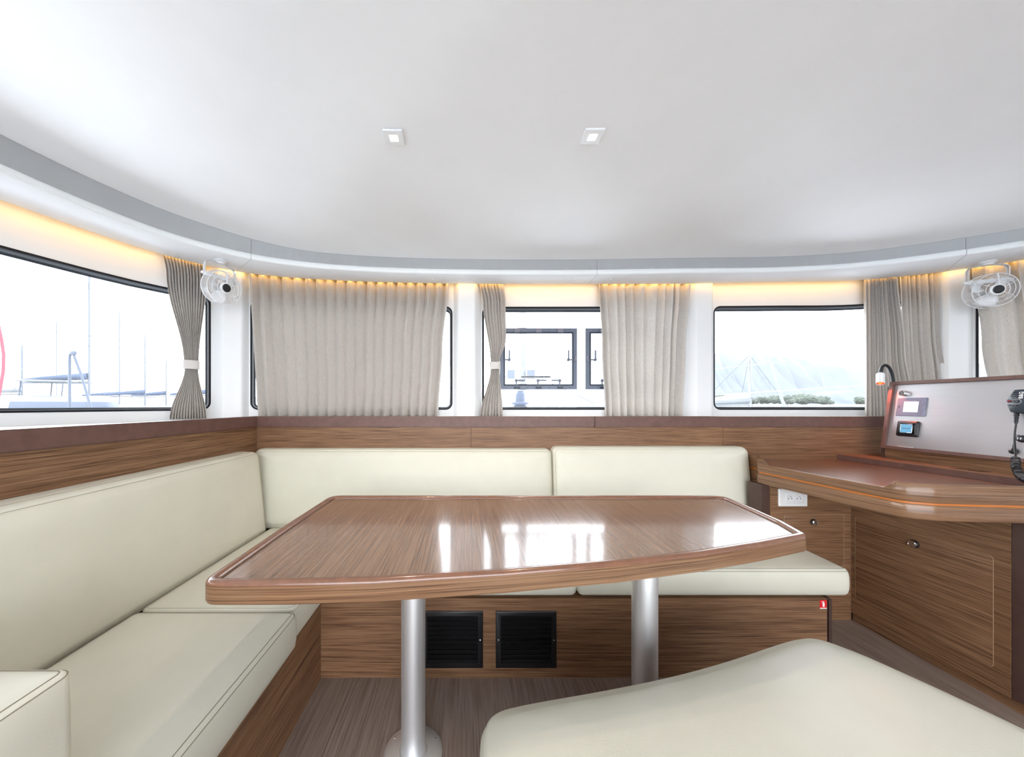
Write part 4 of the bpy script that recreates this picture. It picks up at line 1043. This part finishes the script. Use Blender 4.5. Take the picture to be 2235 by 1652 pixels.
def sailboat(px, D, hull_len, yaw, mast_h, label, cat_hull=False, boom=True, cover='bluecover', mast_px=None, group='moored sailing boats', sp=True, mastm='mast', zs=1.4):
    """moored yacht: hull, cabin, mast, boom with its cover, rigging"""
    b0 = P(px, 884, D); loc = Vector((b0.x, D, -1.7)); t = thing('sailing_boat', tuple(loc), label, 'boat', group)
    Rm = Matrix.Translation(loc) @ Matrix.Rotation(yaw, 4, 'Z')
    fn = lambda x, y, z: tuple(Rm @ Vector((x, y, z*zs)))
    L = hull_len; hulls = (-L*.22, L*.22) if cat_hull else (0,); fb = 1.0+L*.05
    for hy in hulls:
        mb = MB(); rows = []; wd = L*(.07 if cat_hull else .15)
        for i in range(13):
            f = i/12; x = -L/2+L*f; w = wd*(1-max(0, (f-.5)/.5)**2.2)*(.85+.15*min(1, f*4)); sh = fb*(1+.12*(f*2-1)**2)
            rows.append([fn(x, hy-w, sh), fn(x, hy-w*.95, sh*.45), fn(x, hy-w*.35, -.1), fn(x, hy+w*.35, -.1), fn(x, hy+w*.95, sh*.45), fn(x, hy+w, sh)])
        mb.grid(rows, True); finish('hull', mb, M['boat'], t, ang=60)
    wd = L*(.24 if cat_hull else .10)
    ch = .9 if cat_hull else .45
    cab = [(-L*.28, -wd), (L*.16, -wd*.9), (L*.24, -wd*.4), (L*.24, wd*.4), (L*.16, wd*.9), (-L*.28, wd)]
    finish('cabin', MB().loft(cab, [(0, fb*.8), (0, fb+.1), (.10, fb+ch), (.4, fb+ch+.12)], fn), M['boat'], t)
    finish('cabin_window', MB().loft(cab, [(.0, fb+.16), (.0, fb+.2), (.06, fb+ch*.75), (.1, fb+ch*.78)], fn, cap=False), M['boatwin'], t)
    mx = L*.08
    finish('mast', MB().tube([fn(mx, 0, fb+ch), fn(mx, 0, mast_h)], [.09, .07], 8), M[mastm], t)
    if boom:
        zb_ = fb+ch+1.0
        finish('boom', MB().tube([fn(mx, 0, zb_), fn(mx-L*.42, 0, zb_-.1)], .07, 8), M[mastm], t)
        finish('sail_cover', MB().tube([fn(mx-.1, 0, zb_+.35), fn(mx-L*.12, 0, zb_+.28), fn(mx-L*.3, 0, zb_+.15), fn(mx-L*.41, 0, zb_+.05)], [.32, .28, .2, .12], 10), M[cover], t)
    if cat_hull:
        for yy in (-wd*.7, wd*.7):
            for xx in (-L*.27, -L*.02): finish('hardtop_post', MB().tube([fn(xx, yy, fb+.2), fn(xx+.2, yy, fb+ch+.95)], .05, 6), M['davit'], t)
        finish('hardtop', MB().box(-L*.28, L*.02, -wd*.8, wd*.8, fb+ch+.93, fb+ch+1.02, fn), M['boat'], t, bevel=.03)
    ms = MB()
    for xx, yy in ((L*.48, 0), (-L*.48, 0), (mx-.3, L*.13), (mx-.3, -L*.13)): ms.tube([fn(mx, 0, mast_h*.97), fn(xx, yy, fb)], .014, 4)
    finish('rigging', ms, M['rope'], t)
    if sp: finish('spreader', MB().tube([fn(mx, -L*.09, mast_h*.55), fn(mx, L*.09, mast_h*.55)], .03, 5), M['mast'], t)
    return t
sailboat(168, 30, 10, math.radians(22), 10.2, 'large white moored catamaran with a blue sail cover in the left window', cat_hull=True, zs=1.45)
sailboat(26, 34, 8, math.radians(70), 6.4, 'white moored yacht at the far left of the left window', cover='boat', sp=False)
sailboat(246, 52, 11, math.radians(80), 12.5, 'tall masted yacht moored behind the catamaran, its mast just right of the davit')
sailboat(300, 43, 9, math.radians(60), 8.5, 'moored yacht between the catamaran and the tied curtain')
sailboat(348, 47, 9, math.radians(25), 6.5, 'moored yacht with a blue boom cover partly behind the tied curtain')
sailboat(440, 42, 9, math.radians(40), 7.5, 'moored yacht in the gap right of the tied curtain')
sailboat(110, 62, 11, math.radians(85), 13, 'distant moored yacht whose mast rises behind the catamaran on its left side', boom=False)
sailboat(1612, 20, 7, math.radians(-12), 5.7, 'white moored sailing boat with a short mast in the right window', cover='boat', mastm='boat', zs=1.05)
wire('spar', [P(1672, 776, 12), P(1711, 884, 12), P(1776, 1064, 12)], .045, M['boat'], 'slanting white spar over the shrubs in the right window', 'spar')
